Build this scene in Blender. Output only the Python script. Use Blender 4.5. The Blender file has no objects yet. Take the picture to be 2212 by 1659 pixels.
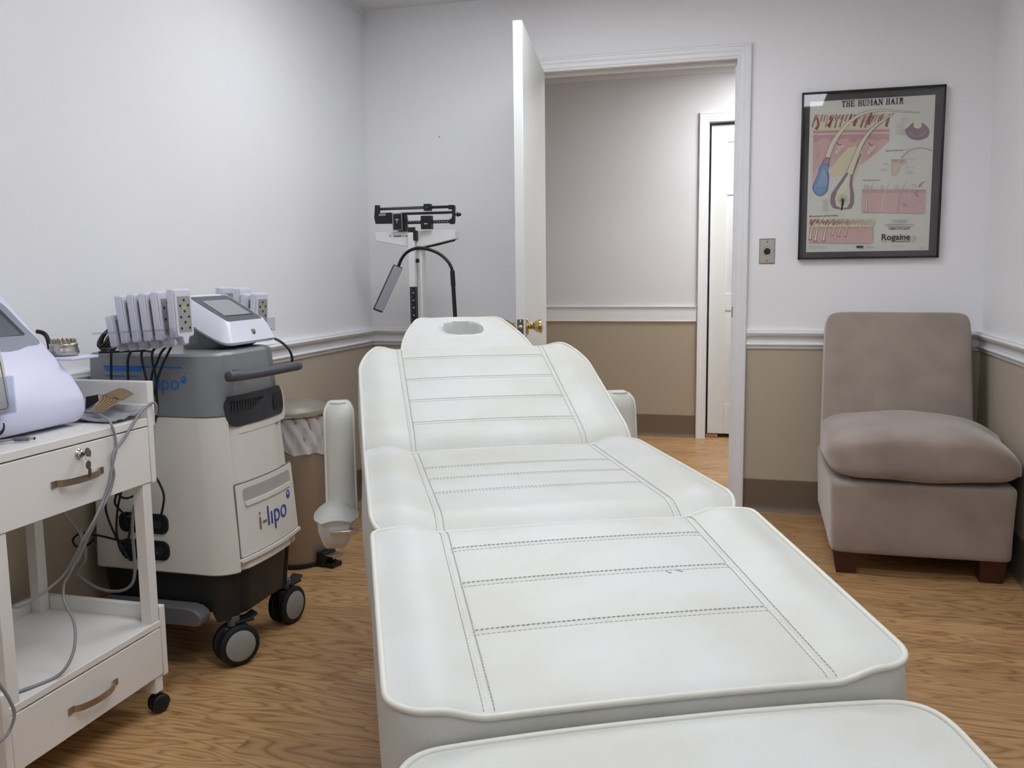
import bpy, bmesh, math, random
from mathutils import Vector, Matrix
random.seed(7)
S = bpy.context.scene
COL = S.collection
PI = math.pi
sin, cos = math.sin, math.cos
# ---------------------------------------------------------------- camera (solved from the room's edges)
W_, H_, F_ = 2212, 1659, 1940.93
YAW, PITCH, ROLL = [math.radians(a) for a in (-15.24425, -7.07365, 0.66162)]
CAM = Vector((0, 0, 1.1119))
fwd = Vector((sin(YAW) * cos(PITCH), cos(YAW) * cos(PITCH), sin(PITCH)))
rgt = Vector((cos(YAW), -sin(YAW), 0))
dwn = fwd.cross(rgt)
r2 = cos(ROLL) * rgt + sin(ROLL) * dwn
d2 = -sin(ROLL) * rgt + cos(ROLL) * dwn

def ray(u, v):
    return r2 * ((u - W_ / 2) / F_) + d2 * ((v - H_ / 2) / F_) + fwd
def onX(u, v, x): d = ray(u, v); return CAM + d * (x / d.x)
def onY(u, v, y): d = ray(u, v); return CAM + d * (y / d.y)
def onZ(u, v, z): d = ray(u, v); return CAM + d * ((z - CAM.z) / d.z)

cd = bpy.data.cameras.new('camera'); cam = bpy.data.objects.new('camera', cd); COL.objects.link(cam)
cd.sensor_fit = 'HORIZONTAL'; cd.sensor_width = 36; cd.lens = F_ / W_ * 36
cd.clip_start = 0.02
m = Matrix((r2, -d2, -fwd)).transposed().to_4x4(); m.translation = CAM
cam.matrix_world = m
S.camera = cam

# ---------------------------------------------------------------- materials
def lin(c):
    return tuple(((x / 255) / 12.92 if x / 255 <= .04045 else ((x / 255 + .055) / 1.055) ** 2.4) for x in c) + (1,)
MATS = {}
def mat(name, rgb, rough=.5, metal=0, spec=.5, coat=0, var=0, vscale=8, bump=0, bscale=300, trans=0, emit=0, ior=1.45, alpha=1, sheen=0, detail=4):
    if name in MATS: return MATS[name]
    m = bpy.data.materials.new(name); m.use_nodes = True; nt = m.node_tree
    b = nt.nodes['Principled BSDF']; c = lin(rgb)
    b.inputs['Base Color'].default_value = c
    b.inputs['Roughness'].default_value = rough; b.inputs['Metallic'].default_value = metal
    b.inputs['Specular IOR Level'].default_value = spec; b.inputs['Coat Weight'].default_value = coat
    b.inputs['Coat Roughness'].default_value = .12
    b.inputs['Transmission Weight'].default_value = trans; b.inputs['IOR'].default_value = ior
    b.inputs['Alpha'].default_value = alpha
    b.inputs['Sheen Weight'].default_value = sheen
    if emit:
        b.inputs['Emission Color'].default_value = c; b.inputs['Emission Strength'].default_value = emit
    tc = nt.nodes.new('ShaderNodeTexCoord')
    n = nt.nodes.new('ShaderNodeTexNoise'); n.inputs['Scale'].default_value = vscale; n.inputs['Detail'].default_value = detail
    nt.links.new(tc.outputs['Object'], n.inputs['Vector'])
    r = nt.nodes.new('ShaderNodeValToRGB')
    v = var if var else .015
    r.color_ramp.elements[0].position = .3; r.color_ramp.elements[1].position = .7
    r.color_ramp.elements[0].color = tuple(x * (1 - v) for x in c[:3]) + (1,)
    r.color_ramp.elements[1].color = tuple(min(1, x * (1 + v * .6)) for x in c[:3]) + (1,)
    nt.links.new(n.outputs['Fac'], r.inputs['Fac']); nt.links.new(r.outputs['Color'], b.inputs['Base Color'])
    if bump:
        n2 = nt.nodes.new('ShaderNodeTexNoise'); n2.inputs['Scale'].default_value = bscale; n2.inputs['Detail'].default_value = 3
        bp = nt.nodes.new('ShaderNodeBump'); bp.inputs['Strength'].default_value = bump; bp.inputs['Distance'].default_value = .002
        nt.links.new(tc.outputs['Object'], n2.inputs['Vector']); nt.links.new(n2.outputs['Fac'], bp.inputs['Height'])
        nt.links.new(bp.outputs['Normal'], b.inputs['Normal'])
    MATS[name] = m
    return m

def wall_mat(name, upper, lower, zsplit, rough=.45):
    m = mat(name, upper, rough=rough, spec=.35, var=.02, vscale=1.5, bump=.10, bscale=120)
    nt = m.node_tree; b = nt.nodes['Principled BSDF']
    g = nt.nodes.new('ShaderNodeNewGeometry'); sp = nt.nodes.new('ShaderNodeSeparateXYZ')
    nt.links.new(g.outputs['Position'], sp.inputs[0])
    gt = nt.nodes.new('ShaderNodeMath'); gt.operation = 'GREATER_THAN'; gt.inputs[1].default_value = zsplit
    nt.links.new(sp.outputs['Z'], gt.inputs[0])
    mx = nt.nodes.new('ShaderNodeMix'); mx.data_type = 'RGBA'
    mx.inputs[6].default_value = lin(lower)
    src = b.inputs['Base Color'].links[0].from_socket
    nt.links.new(gt.outputs[0], mx.inputs[0]); nt.links.new(src, mx.inputs[7])
    nt.links.new(mx.outputs[2], b.inputs['Base Color'])
    return m

def floor_mat():
    m = bpy.data.materials.new('oak_vinyl_plank'); m.use_nodes = True; nt = m.node_tree; N = nt.nodes; Lk = nt.links
    b = N['Principled BSDF']; b.inputs['Roughness'].default_value = .36; b.inputs['Specular IOR Level'].default_value = .4
    g = N.new('ShaderNodeNewGeometry'); sp = N.new('ShaderNodeSeparateXYZ'); Lk.new(g.outputs['Position'], sp.inputs[0])
    def M(op, a, bb=None, c=None):
        n = N.new('ShaderNodeMath'); n.operation = op
        for i, x in enumerate((a, bb, c)):
            if x is None: continue
            if isinstance(x, (int, float)): n.inputs[i].default_value = x
            else: Lk.new(x, n.inputs[i])
        return n.outputs[0]
    ROW = .083
    row = M('FLOOR', M('DIVIDE', sp.outputs['Y'], ROW))
    wn = N.new('ShaderNodeTexWhiteNoise'); wn.noise_dimensions = '1D'; Lk.new(row, wn.inputs['W'])
    xs = M('ADD', sp.outputs['X'], M('MULTIPLY', wn.outputs['Value'], 3.7))
    pl = M('FLOOR', M('DIVIDE', xs, .92))
    cid = N.new('ShaderNodeCombineXYZ'); Lk.new(row, cid.inputs[0]); Lk.new(pl, cid.inputs[1])
    wn2 = N.new('ShaderNodeTexWhiteNoise'); wn2.noise_dimensions = '3D'; Lk.new(cid.outputs[0], wn2.inputs['Vector'])
    # grain coordinates: stretched along x, shifted per plank
    gv = N.new('ShaderNodeCombineXYZ')
    Lk.new(M('ADD', M('MULTIPLY', xs, 1.1), M('MULTIPLY', wn2.outputs['Value'], 31)), gv.inputs[0])
    Lk.new(M('MULTIPLY', sp.outputs['Y'], 7), gv.inputs[1]); Lk.new(M('MULTIPLY', wn2.outputs['Value'], 17), gv.inputs[2])
    nz = N.new('ShaderNodeTexNoise'); nz.inputs['Scale'].default_value = 1.5; nz.inputs['Detail'].default_value = 2; nz.inputs['Distortion'].default_value = .4
    Lk.new(gv.outputs[0], nz.inputs['Vector'])
    rings = M('SINE', M('MULTIPLY', nz.outputs['Fac'], 42))
    rings = M('POWER', M('ABSOLUTE', rings), .55)
    fv = N.new('ShaderNodeCombineXYZ'); Lk.new(M('MULTIPLY', xs, 5), fv.inputs[0]); Lk.new(M('MULTIPLY', sp.outputs['Y'], 160), fv.inputs[1])
    nf = N.new('ShaderNodeTexNoise'); nf.inputs['Scale'].default_value = 1.0; nf.inputs['Detail'].default_value = 4; Lk.new(fv.outputs[0], nf.inputs['Vector'])
    f = M('ADD', M('MULTIPLY', rings, .58), M('MULTIPLY', nf.outputs['Fac'], .40))
    cr = N.new('ShaderNodeValToRGB'); e = cr.color_ramp.elements
    e[0].position = .18; e[0].color = lin((140, 102, 64)); e[1].position = .85; e[1].color = lin((196, 158, 113))
    k = cr.color_ramp.elements.new(.48); k.color = lin((168, 128, 84))
    Lk.new(f, cr.inputs['Fac'])
    tint = N.new('ShaderNodeMix'); tint.data_type = 'RGBA'; tint.blend_type = 'MULTIPLY'; tint.inputs[0].default_value = 1
    cv = N.new('ShaderNodeCombineColor')
    tv = M('ADD', .86, M('MULTIPLY', wn2.outputs['Value'], .22))
    for i in range(3): Lk.new(tv, cv.inputs[i])
    Lk.new(cr.outputs['Color'], tint.inputs[6]); Lk.new(cv.outputs[0], tint.inputs[7])
    # joints
    fy = M('FRACT', M('DIVIDE', sp.outputs['Y'], ROW)); jy = M('LESS_THAN', fy, .012)
    fx = M('FRACT', M('DIVIDE', xs, .92)); jx = M('LESS_THAN', fx, .0015)
    j = M('MULTIPLY', M('MAXIMUM', jy, jx), .35)
    mx = N.new('ShaderNodeMix'); mx.data_type = 'RGBA'; mx.inputs[7].default_value = lin((100, 66, 36))
    Lk.new(j, mx.inputs[0]); Lk.new(tint.outputs[2], mx.inputs[6]); Lk.new(mx.outputs[2], b.inputs['Base Color'])
    bp = N.new('ShaderNodeBump'); bp.inputs['Strength'].default_value = .15; bp.inputs['Distance'].default_value = .001
    Lk.new(f, bp.inputs['Height']); Lk.new(bp.outputs['Normal'], b.inputs['Normal'])
    return m

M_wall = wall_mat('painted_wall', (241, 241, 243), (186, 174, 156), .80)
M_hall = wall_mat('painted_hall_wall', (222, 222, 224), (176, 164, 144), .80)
M_ceil = mat('ceiling_tile', (228, 228, 228), rough=.9, bump=.9, bscale=160, var=.05, vscale=40)
M_trim = mat('white_trim_paint', (234, 235, 237), rough=.35, spec=.5)
M_door = mat('white_door_paint', (222, 224, 222), rough=.4, spec=.5)
M_cove = mat('taupe_vinyl_cove', (116, 100, 84), rough=.5)
M_floor = floor_mat()
M_gold = mat('polished_brass', (208, 186, 128), rough=.12, metal=1)
M_steel = mat('brushed_steel', (190, 186, 180), rough=.28, metal=1)
M_nickel = mat('satin_nickel', (178, 168, 155), rough=.32, metal=1)
M_chrome = mat('chrome', (215, 215, 215), rough=.1, metal=1)
M_antique = mat('tarnished_latch', (128, 122, 108), rough=.35, metal=1)
M_vinyl = mat('white_vinyl', (204, 205, 202), rough=.42, spec=.42, var=.05, vscale=5, bump=.35, bscale=420)
_r = [n for n in M_vinyl.node_tree.nodes if n.type == 'VALTORGB'][0]; _r.color_ramp.elements[0].color = lin((199, 199, 190)); _r.color_ramp.elements[0].position = .35; _r.color_ramp.elements[1].position = .6
M_vinyl2 = mat('white_vinyl_piping', (210, 209, 200), rough=.38)
M_thread = mat('stitch_thread', (158, 156, 146), rough=.8)
M_suede = mat('taupe_microsuede', (160, 146, 137), rough=.9, sheen=.5, var=.17, vscale=6, bump=.35, bscale=220, detail=6, spec=.2)
M_wood = mat('dark_wood_foot', (70, 36, 22), rough=.4, var=.2, vscale=30)
M_black = mat('black_plastic', (22, 23, 27), rough=.42)
M_rubber = mat('black_rubber', (18, 18, 20), rough=.6)
M_dark = mat('charcoal_plastic', (34, 33, 34), rough=.5)
M_glossdark = mat('dark_gloss_panel', (48, 52, 62), rough=.22, spec=.6)
M_white = mat('white_abs', (226, 224, 218), rough=.32, spec=.5)
M_grey = mat('grey_metallic_shell', (136, 140, 143), rough=.36, spec=.5, metal=.15)
M_handle = mat('dark_grey_handle', (72, 76, 84), rough=.38)
M_lav = mat('lavender_white_abs', (216, 216, 240), rough=.34, spec=.5)
M_consw = mat('console_white', (222, 223, 234), rough=.25, spec=.5)
M_pad = mat('paddle_white', (212, 211, 224), rough=.38)
M_padgrey = mat('paddle_grey_face', (150, 152, 150), rough=.5)
M_padside = mat('paddle_lens', (60, 62, 60), rough=.3)
M_yellow = mat('warning_yellow', (210, 205, 60), rough=.5)
M_bezel = mat('screen_bezel', (84, 87, 96), rough=.35)
M_scr = mat('screen_off', (150, 152, 158), rough=.15, spec=.6)
M_scr2 = mat('screen_off_dark', (96, 101, 112), rough=.18, spec=.6)
M_panelg = mat('slate_bezel', (132, 140, 152), rough=.4)
M_acryl = mat('clear_acrylic', (240, 243, 248), rough=.06, trans=.92, ior=1.35)
M_blue = mat('blue_print', (40, 112, 198), rough=.45)
M_blue2 = mat('blue_print_navy', (46, 80, 168), rough=.45)
M_gprint = mat('grey_print', (118, 114, 112), rough=.5)
M_lam = mat('white_laminate', (228, 226, 222), rough=.4, spec=.45)
M_cable = mat('black_cable', (24, 25, 30), rough=.45)
M_gcable = mat('grey_cable', (140, 140, 144), rough=.45)
M_binb = mat('taupe_bin_steel', (156, 142, 127), rough=.35, metal=.35)
M_binl = mat('bin_lid', (150, 142, 132), rough=.4, metal=.4)
M_bag = mat('clear_bin_bag', (214, 212, 212), rough=.22, spec=.6, alpha=.72, bump=1.0, bscale=30)
M_lampd = mat('lamp_diffuser', (168, 170, 182), rough=.4)
M_scalew = mat('scale_white_enamel', (232, 232, 232), rough=.3)
M_mark = mat('white_print', (205, 205, 205), rough=.6)
M_frame = mat('black_frame', (26, 24, 28), rough=.25)
M_matb = mat('brown_mat_board', (76, 66, 63), rough=.8)
M_tan = mat('tan_strap', (158, 134, 104), rough=.9, var=.1)
M_brown = mat('dark_stripe', (86, 56, 42), rough=.9)
M_pouch = mat('grey_pouch', (160, 160, 168), rough=.5)
M_ink = mat('black_ink', (30, 28, 28), rough=.7)

# ---------------------------------------------------------------- mesh builder
def smooth(me, ang=35):
    me.shade_smooth()
    try: me.set_sharp_from_angle(angle=math.radians(ang))
    except Exception: pass

class MB:
    def __init__(s): s.v = []; s.f = []; s.m = []; s.k = 0
    def add(s, vs, fs, k=None):
        o = len(s.v); s.v += [Vector(p) for p in vs]
        for f in fs: s.f.append([i + o for i in f]); s.m.append(s.k if k is None else k)
        return s
    def box(s, a, b, k=None):
        x0, y0, z0 = [min(a[i], b[i]) for i in range(3)]; x1, y1, z1 = [max(a[i], b[i]) for i in range(3)]
        v = [(x0, y0, z0), (x1, y0, z0), (x1, y1, z0), (x0, y1, z0), (x0, y0, z1), (x1, y0, z1), (x1, y1, z1), (x0, y1, z1)]
        return s.add(v, [(0, 3, 2, 1), (4, 5, 6, 7), (0, 1, 5, 4), (1, 2, 6, 5), (2, 3, 7, 6), (3, 0, 4, 7)], k)
    def obox(s, c, ax, ay, az, k=None):
        c, ax, ay, az = map(Vector, (c, ax, ay, az))
        v = [c + i * ax + j * ay + l * az for l in (-1, 1) for (i, j) in ((-1, -1), (1, -1), (1, 1), (-1, 1))]
        f = [(0, 3, 2, 1), (4, 5, 6, 7), (0, 1, 5, 4), (1, 2, 6, 5), (2, 3, 7, 6), (3, 0, 4, 7)]
        if ax.cross(ay).dot(az) < 0: f = [q[::-1] for q in f]
        return s.add(v, f, k)
    def tube(s, pts, r, n=8, closed=False, k=None, caps=True, up=None):
        pts = [Vector(p) for p in pts]; rs = r if isinstance(r, (list, tuple)) else [r] * len(pts)
        N = len(pts); T = []
        for i in range(N):
            a = pts[(i - 1) % N] if (closed or i > 0) else pts[i]; b = pts[(i + 1) % N] if (closed or i < N - 1) else pts[i]
            t = (b - a); T.append(t.normalized() if t.length > 1e-9 else Vector((0, 0, 1)))
        nrm = T[0].cross(Vector(up) if up else Vector((0, 0, 1)))
        if nrm.length < .05: nrm = T[0].cross(Vector((0, 1, 0)))
        nrm.normalize(); vs = []; fs = []
        for i in range(N):
            nrm = nrm - T[i] * nrm.dot(T[i])
            nrm.normalize(); bn = T[i].cross(nrm)
            for j in range(n):
                a = 2 * PI * j / n; vs.append(pts[i] + (nrm * cos(a) + bn * sin(a)) * rs[i])
        for i in range(N if closed else N - 1):
            for j in range(n):
                a = i * n + j; b = i * n + (j + 1) % n; c = ((i + 1) % N) * n + (j + 1) % n; d = ((i + 1) % N) * n + j
                fs.append((a, b, c, d))
        if not closed and caps:
            fs.append(tuple(range(n))[::-1]); fs.append(tuple((N - 1) * n + j for j in range(n)))
        return s.add(vs, fs, k)
    def lathe(s, prof, c=(0, 0, 0), ax=(0, 0, 1), n=32, k=None):
        ax = Vector(ax).normalized(); u = ax.orthogonal().normalized(); w = ax.cross(u); c = Vector(c); vs = []; fs = []
        for (r, z) in prof:
            for j in range(n):
                a = 2 * PI * j / n; vs.append(c + ax * z + (u * cos(a) + w * sin(a)) * r)
        for i in range(len(prof) - 1):
            for j in range(n): fs.append((i * n + j, i * n + (j + 1) % n, (i + 1) * n + (j + 1) % n, (i + 1) * n + j))
        if prof[0][0] > 1e-6: fs.append(tuple(range(n))[::-1])
        if prof[-1][0] > 1e-6: fs.append(tuple((len(prof) - 1) * n + j for j in range(n)))
        return s.add(vs, fs, k)
    def cyl(s, a, b, r, n=24, k=None):
        a = Vector(a); b = Vector(b); d = b - a
        return s.lathe([(r, 0), (r, d.length)], a, d, n, k)
    def prism(s, poly, o, ux, uy, un, k=None):
        """poly in 2-D, placed at o + x*ux + y*uy, extruded by vector un"""
        o, ux, uy, un = map(Vector, (o, ux, uy, un)); n = len(poly)
        a = [o + ux * p[0] + uy * p[1] for p in poly]; b = [p + un for p in a]
        area = sum(poly[i][0] * poly[(i + 1) % n][1] - poly[(i + 1) % n][0] * poly[i][1] for i in range(n))
        fs = [tuple(range(n))[::-1], tuple(range(n, 2 * n))] + [(i, (i + 1) % n, n + (i + 1) % n, n + i) for i in range(n)]
        if (area * ux.cross(uy).dot(un)) < 0: fs = [f[::-1] for f in fs]
        return s.add(a + b, fs, k)
    def slab(s, us, vs, Fn, Bn, k=None, ring=(), bulge=0):
        """closed slab between two surfaces; ring: fractions between front and back, bulge pushes them outward"""
        nu, nv = len(us), len(vs); o = len(s.v)
        A = [[Vector(Fn(u, v)) for v in vs] for u in us]; B = [[Vector(Bn(u, v)) for v in vs] for u in us]
        V = [A[i][j] for i in range(nu) for j in range(nv)]; nb = len(V)
        V += [B[i][j] for i in range(nu) for j in range(nv)]
        F = []
        for i in range(nu - 1):
            for j in range(nv - 1):
                a = i * nv + j; F.append((a, a + nv, a + nv + 1, a + 1)); a += nb; F.append((a, a + 1, a + nv + 1, a + nv))
        loop = [(i, 0) for i in range(nu)] + [(nu - 1, j) for j in range(1, nv)] + [(i, nv - 1) for i in range(nu - 2, -1, -1)] + [(0, j) for j in range(nv - 2, 0, -1)]
        cen = A[nu // 2][nv // 2]; prev = [i * nv + j for i, j in loop]; L = len(loop)
        for fr in ring:
            cur = []
            for (i, j) in loop:
                p = A[i][j].lerp(B[i][j], fr); ax = (B[i][j] - A[i][j]).normalized()
                d = p - cen; d -= ax * d.dot(ax); d.normalize() if d.length else None
                V.append(p + d * bulge * 4 * fr * (1 - fr)); cur.append(len(V) - 1)
            for q in range(L): F.append((prev[q], cur[q], cur[(q + 1) % L], prev[(q + 1) % L]))
            prev = cur
        cur = [nb + i * nv + j for i, j in loop]
        for q in range(L): F.append((prev[q], cur[q], cur[(q + 1) % L], prev[(q + 1) % L]))
        s.add(V, [f[::-1] for f in F], k)
        return [A[i][j] for i, j in loop]
    def puff(s, c, h, kx=6, n=14, M=None, fn=None, k=None):
        """superellipsoid cushion"""
        c = Vector(c); idx = {}; V = []; F = []
        def vert(p):
            key = tuple(round(q, 5) for q in p)
            if key not in idx:
                l = sum(abs(q) ** kx for q in p) ** (1 / kx); q = Vector((p[0] / l * h[0], p[1] / l * h[1], p[2] / l * h[2]))
                if fn: q = fn(q)
                if M: q = M @ q
                idx[key] = len(V); V.append(c + q)
            return idx[key]
        g = [sin(PI / 2 * (2 * i / n - 1)) for i in range(n + 1)]
        for ax in range(3):
            for sg in (-1, 1):
                for i in range(n):
                    for j in range(n):
                        q = []
                        for (a, b) in ((i, j), (i + 1, j), (i + 1, j + 1), (i, j + 1)):
                            p = [0, 0, 0]; p[ax] = sg; p[(ax + 1) % 3] = g[a]; p[(ax + 2) % 3] = g[b]; q.append(vert(p))
                        F.append(tuple(q) if sg > 0 else tuple(q[::-1]))
        return s.add(V, F, k)
    def tri(s, M=None):
        if M: s.v = [M @ p for p in s.v]
        return s
    def build(s, name, mats, parent=None, bevel=0, seg=2, ang=35, label=None, loc=None):
        me = bpy.data.meshes.new(name); me.from_pydata([tuple(p) for p in s.v], [], s.f)
        if not isinstance(mats, (list, tuple)): mats = [mats]
        for m_ in mats: me.materials.append(m_)
        me.polygons.foreach_set('material_index', s.m); me.validate(); me.update()
        smooth(me, ang)
        o = bpy.data.objects.new(name, me); COL.objects.link(o)
        if parent: o.parent = parent
        if bevel:
            b = o.modifiers.new('bevel', 'BEVEL'); b.width = bevel; b.segments = seg; b.limit_method = 'ANGLE'; b.angle_limit = math.radians(40)
        if label: o['label'] = label
        return o

def thing(name, label, cat, loc=(0, 0, 0), rotz=0, group=None):
    o = bpy.data.objects.new(name, None); COL.objects.link(o); o.location = loc; o.rotation_euler = (0, 0, rotz)
    o.empty_display_size = .1
    o['label'] = label; o['category'] = cat
    if group: o['group'] = group
    return o
def tag(o, label, cat, group=None):
    o['label'] = label; o['category'] = cat
    if group: o['group'] = group
    return o
def struct(o): o['kind'] = 'structure'; return o
def rel(t, *pts):
    """world points -> local space of an unrotated thing"""
    return [Vector(p) - t.location for p in pts]
def shift(mb, t):
    """mesh was written in world coordinates: move it into the local space of thing t"""
    M = Matrix.LocRotScale(t.location, t.rotation_euler, None).inverted()
    mb.v = [M @ p for p in mb.v]; return mb

def text_geo(body, size, bold=0, shear=0, spacing=1):
    cu = bpy.data.curves.new('tmp_text', 'FONT'); cu.body = body; cu.size = 1; cu.offset = bold * .8; cu.shear = shear
    cu.space_character = spacing; cu.resolution_u = 3
    ob = bpy.data.objects.new('tmp_text', cu); COL.objects.link(ob)
    bpy.context.view_layer.update()
    me = ob.to_mesh(); vs = [v.co.copy() for v in me.vertices]; fs = [tuple(p.vertices) for p in me.polygons]
    ob.to_mesh_clear(); bpy.data.objects.remove(ob); bpy.data.curves.remove(cu)
    return vs, fs
def put_text(mb, body, fn, size, width=None, height=None, k=None, **kw):
    """fn maps (x, y) of the text to a 3-D point; width: scale to this total width"""
    vs, fs = text_geo(body, size, **kw)
    x0 = min(v.x for v in vs); x1 = max(v.x for v in vs); y0 = min(v.y for v in vs); y1 = max(v.y for v in vs)
    sx = width / (x1 - x0) if width else 1; sy = height / (y1 - y0) if height else sx
    mb.add([fn((v.x - x0) * sx, (v.y - (y0 if height else 0)) * sy) for v in vs], fs, k)

def catmull(pts, n=8, closed=False):
    pts = [Vector(p) for p in pts]; out = []; N = len(pts)
    rng = N if closed else N - 1
    for i in range(rng):
        p = [pts[(i + d) % N] if closed else pts[min(max(i + d, 0), N - 1)] for d in (-1, 0, 1, 2)]
        for k in range(n):
            t = k / n
            out.append(.5 * ((2 * p[1]) + (-p[0] + p[2]) * t + (2 * p[0] - 5 * p[1] + 4 * p[2] - p[3]) * t * t + (-p[0] + 3 * p[1] - 3 * p[2] + p[3]) * t ** 3))
    if not closed: out.append(pts[-1])
    return out
def span(a, b, step):
    n = max(1, int(round(abs(b - a) / step))); return [a + (b - a) * i / n for i in range(n + 1)]

def thin_glass(name, tint=(250, 252, 255), ior=1.5, rough=.02, base=.0):
    m = bpy.data.materials.new(name); m.use_nodes = True; nt = m.node_tree; N = nt.nodes
    for n in list(N): N.remove(n)
    o = N.new('ShaderNodeOutputMaterial'); mx = N.new('ShaderNodeMixShader'); t = N.new('ShaderNodeBsdfTransparent'); g = N.new('ShaderNodeBsdfGlossy')
    t.inputs[0].default_value = lin(tint); g.inputs['Roughness'].default_value = rough
    fr = N.new('ShaderNodeFresnel'); fr.inputs[0].default_value = ior
    ad = N.new('ShaderNodeMath'); ad.operation = 'ADD'; ad.inputs[1].default_value = base; ad.use_clamp = True
    ge = N.new('ShaderNodeNewGeometry'); su = N.new('ShaderNodeMath'); su.operation = 'SUBTRACT'; su.inputs[0].default_value = 1
    ml = N.new('ShaderNodeMath'); ml.operation = 'MULTIPLY'   # only the outer face of the pane mirrors
    nt.links.new(fr.outputs[0], ad.inputs[0]); nt.links.new(ge.outputs['Backfacing'], su.inputs[1])
    nt.links.new(ad.outputs[0], ml.inputs[0]); nt.links.new(su.outputs[0], ml.inputs[1]); nt.links.new(ml.outputs[0], mx.inputs[0])
    nt.links.new(t.outputs[0], mx.inputs[1]); nt.links.new(g.outputs[0], mx.inputs[2]); nt.links.new(mx.outputs[0], o.inputs[0])
    return m
M_glass = thin_glass('picture_glazing', base=.02)
M_clear = thin_glass('clear_acrylic_sheet', (240, 242, 247), 1.49, .08, .12)

# ================================================================= ROOM
XL, XR, YB, ZC = -1.888, .930, 4.23, 2.385
YH, YR = 6.04, -1.1
OL, OR_, OT = -1.012, -.105, 2.035        # door opening
struct(MB().box((-3.2, YR - .1, -.05), (2.2, 6.9, 0)).build('floor', M_floor))
struct(MB().box((-3.2, YR - .1, ZC), (2.2, 6.9, ZC + .05)).build('ceiling', M_ceil))
struct(MB().box((XL - .1, YR - .1, 0), (XL, YB + .12, ZC)).build('wall_left', M_wall))
struct(MB().box((XR, YR - .1, 0), (XR + .1, YB + .12, ZC)).build('wall_right', M_wall))
struct(MB().box((XL, YR - .1, 0), (XR, YR, ZC)).build('wall_rear', M_wall))
w = MB()
w.box((XL, YB, 0), (OL - .02, YB + .12, ZC)).box((OR_ + .02, YB, 0), (XR, YB + .12, ZC)).box((OL - .02, YB, OT + .02), (OR_ + .02, YB + .12, ZC))
struct(w.build('wall_back', M_wall))
HL, HR, HT = -.315, .50, 2.052             # hall door opening
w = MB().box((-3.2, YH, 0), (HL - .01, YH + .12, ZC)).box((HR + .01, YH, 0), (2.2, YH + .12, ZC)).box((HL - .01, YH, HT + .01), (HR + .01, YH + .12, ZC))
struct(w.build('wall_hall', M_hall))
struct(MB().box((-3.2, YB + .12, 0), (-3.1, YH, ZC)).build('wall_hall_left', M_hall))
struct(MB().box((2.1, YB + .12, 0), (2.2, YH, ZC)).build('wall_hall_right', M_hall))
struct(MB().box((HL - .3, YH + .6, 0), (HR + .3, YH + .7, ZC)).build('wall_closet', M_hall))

RAIL = [(0, .755), (.006, .755), (.010, .762), (.010, .766), (.008, .768), (.016, .771), (.019, .776), (.016, .781), (.011, .784), (.010, .800), (.015, .806), (.017, .808), (.014, .811),
        (.024, .814), (.031, .822), (.033, .829), (.029, .834), (.026, .835), (.026, .840), (.019, .845), (0, .845)]
def run(prof, a, b, nrm, ma=0, mb_=0):
    """extrude profile (depth, z) along a->b in plan; ma/mb_: mitre (shift along the run per unit depth)"""
    a = Vector((*a, 0)); b = Vector((*b, 0)); nrm = Vector((*nrm, 0)); d = (b - a).normalized(); m_ = MB(); n = len(prof)
    vs = [a + nrm * p[0] + d * ma * p[0] + Vector((0, 0, p[1])) for p in prof] + [b + nrm * p[0] - d * mb_ * p[0] + Vector((0, 0, p[1])) for p in prof]
    fs = [(i, i + 1, n + i + 1, n + i) for i in range(n - 1)] + [tuple(range(n))[::-1], tuple(range(n, 2 * n))]
    if d.cross(nrm).z > 0: fs = [f[::-1] for f in fs]
    return m_.add(vs, fs)
struct(run(RAIL, (XL, YR), (XL, YB), (1, 0), 0, 1).build('trim_1', M_trim, ang=30))
struct(run(RAIL, (XL, YB), (OL - .063, YB), (0, -1), 1, 0).build('trim_2', M_trim, ang=30))
struct(run(RAIL, (OR_ + .063, YB), (XR, YB), (0, -1), 0, 1).build('trim_3', M_trim, ang=30))
struct(run(RAIL, (XR, YB), (XR, YR), (-1, 0), 1, 0).build('trim_4', M_trim, ang=30))
HRAIL = [(0, .775), (.008, .775), (.012, .779), (.012, .784), (.010, .786), (.010, .866), (.012, .868), (.012, .871), (.019, .873), (.019, .879), (0, .879)]
struct(run(HRAIL, (-3.1, YH), (HL - .066, YH), (0, -1)).build('trim_5', M_trim, ang=30))
BASE = [(0, 0), (.016, 0), (.012, .006), (.006, .014), (.004, .03), (.004, .148), (.002, .151), (0, .151)]
struct(run(BASE, (XL, YR), (XL, YB), (1, 0), 0, 1).build('baseboard_left', M_cove, ang=30))
bb = run(BASE, (XL, YB), (OL - .063, YB), (0, -1), 1, 0); q = run(BASE, (OR_ + .063, YB), (XR, YB), (0, -1), 0, 1); bb.add(q.v, q.f)
struct(bb.build('baseboard_back', M_cove, ang=30))
struct(run(BASE, (XR, YB), (XR, YR), (-1, 0), 1, 0).build('baseboard_right', M_cove, ang=30))
struct(run(BASE, (-3.1, YH), (HL - .066, YH), (0, -1)).build('baseboard_hall', M_cove, ang=30))
ANG = [(0, ZC - .022), (.004, ZC - .022), (.004, ZC - .003), (.02, ZC - .003), (.02, ZC), (0, ZC)]
struct(run(ANG, (XL, YR), (XL, YB), (1, 0), 0, 1).build('trim_6', M_trim, ang=30))
struct(run([(0, ZC - .030), (.006, ZC - .030), (.010, ZC), (0, ZC)], (-3.1, YH), (2.1, YH), (0, -1)).build('trim_7', M_trim, ang=30))

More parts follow.
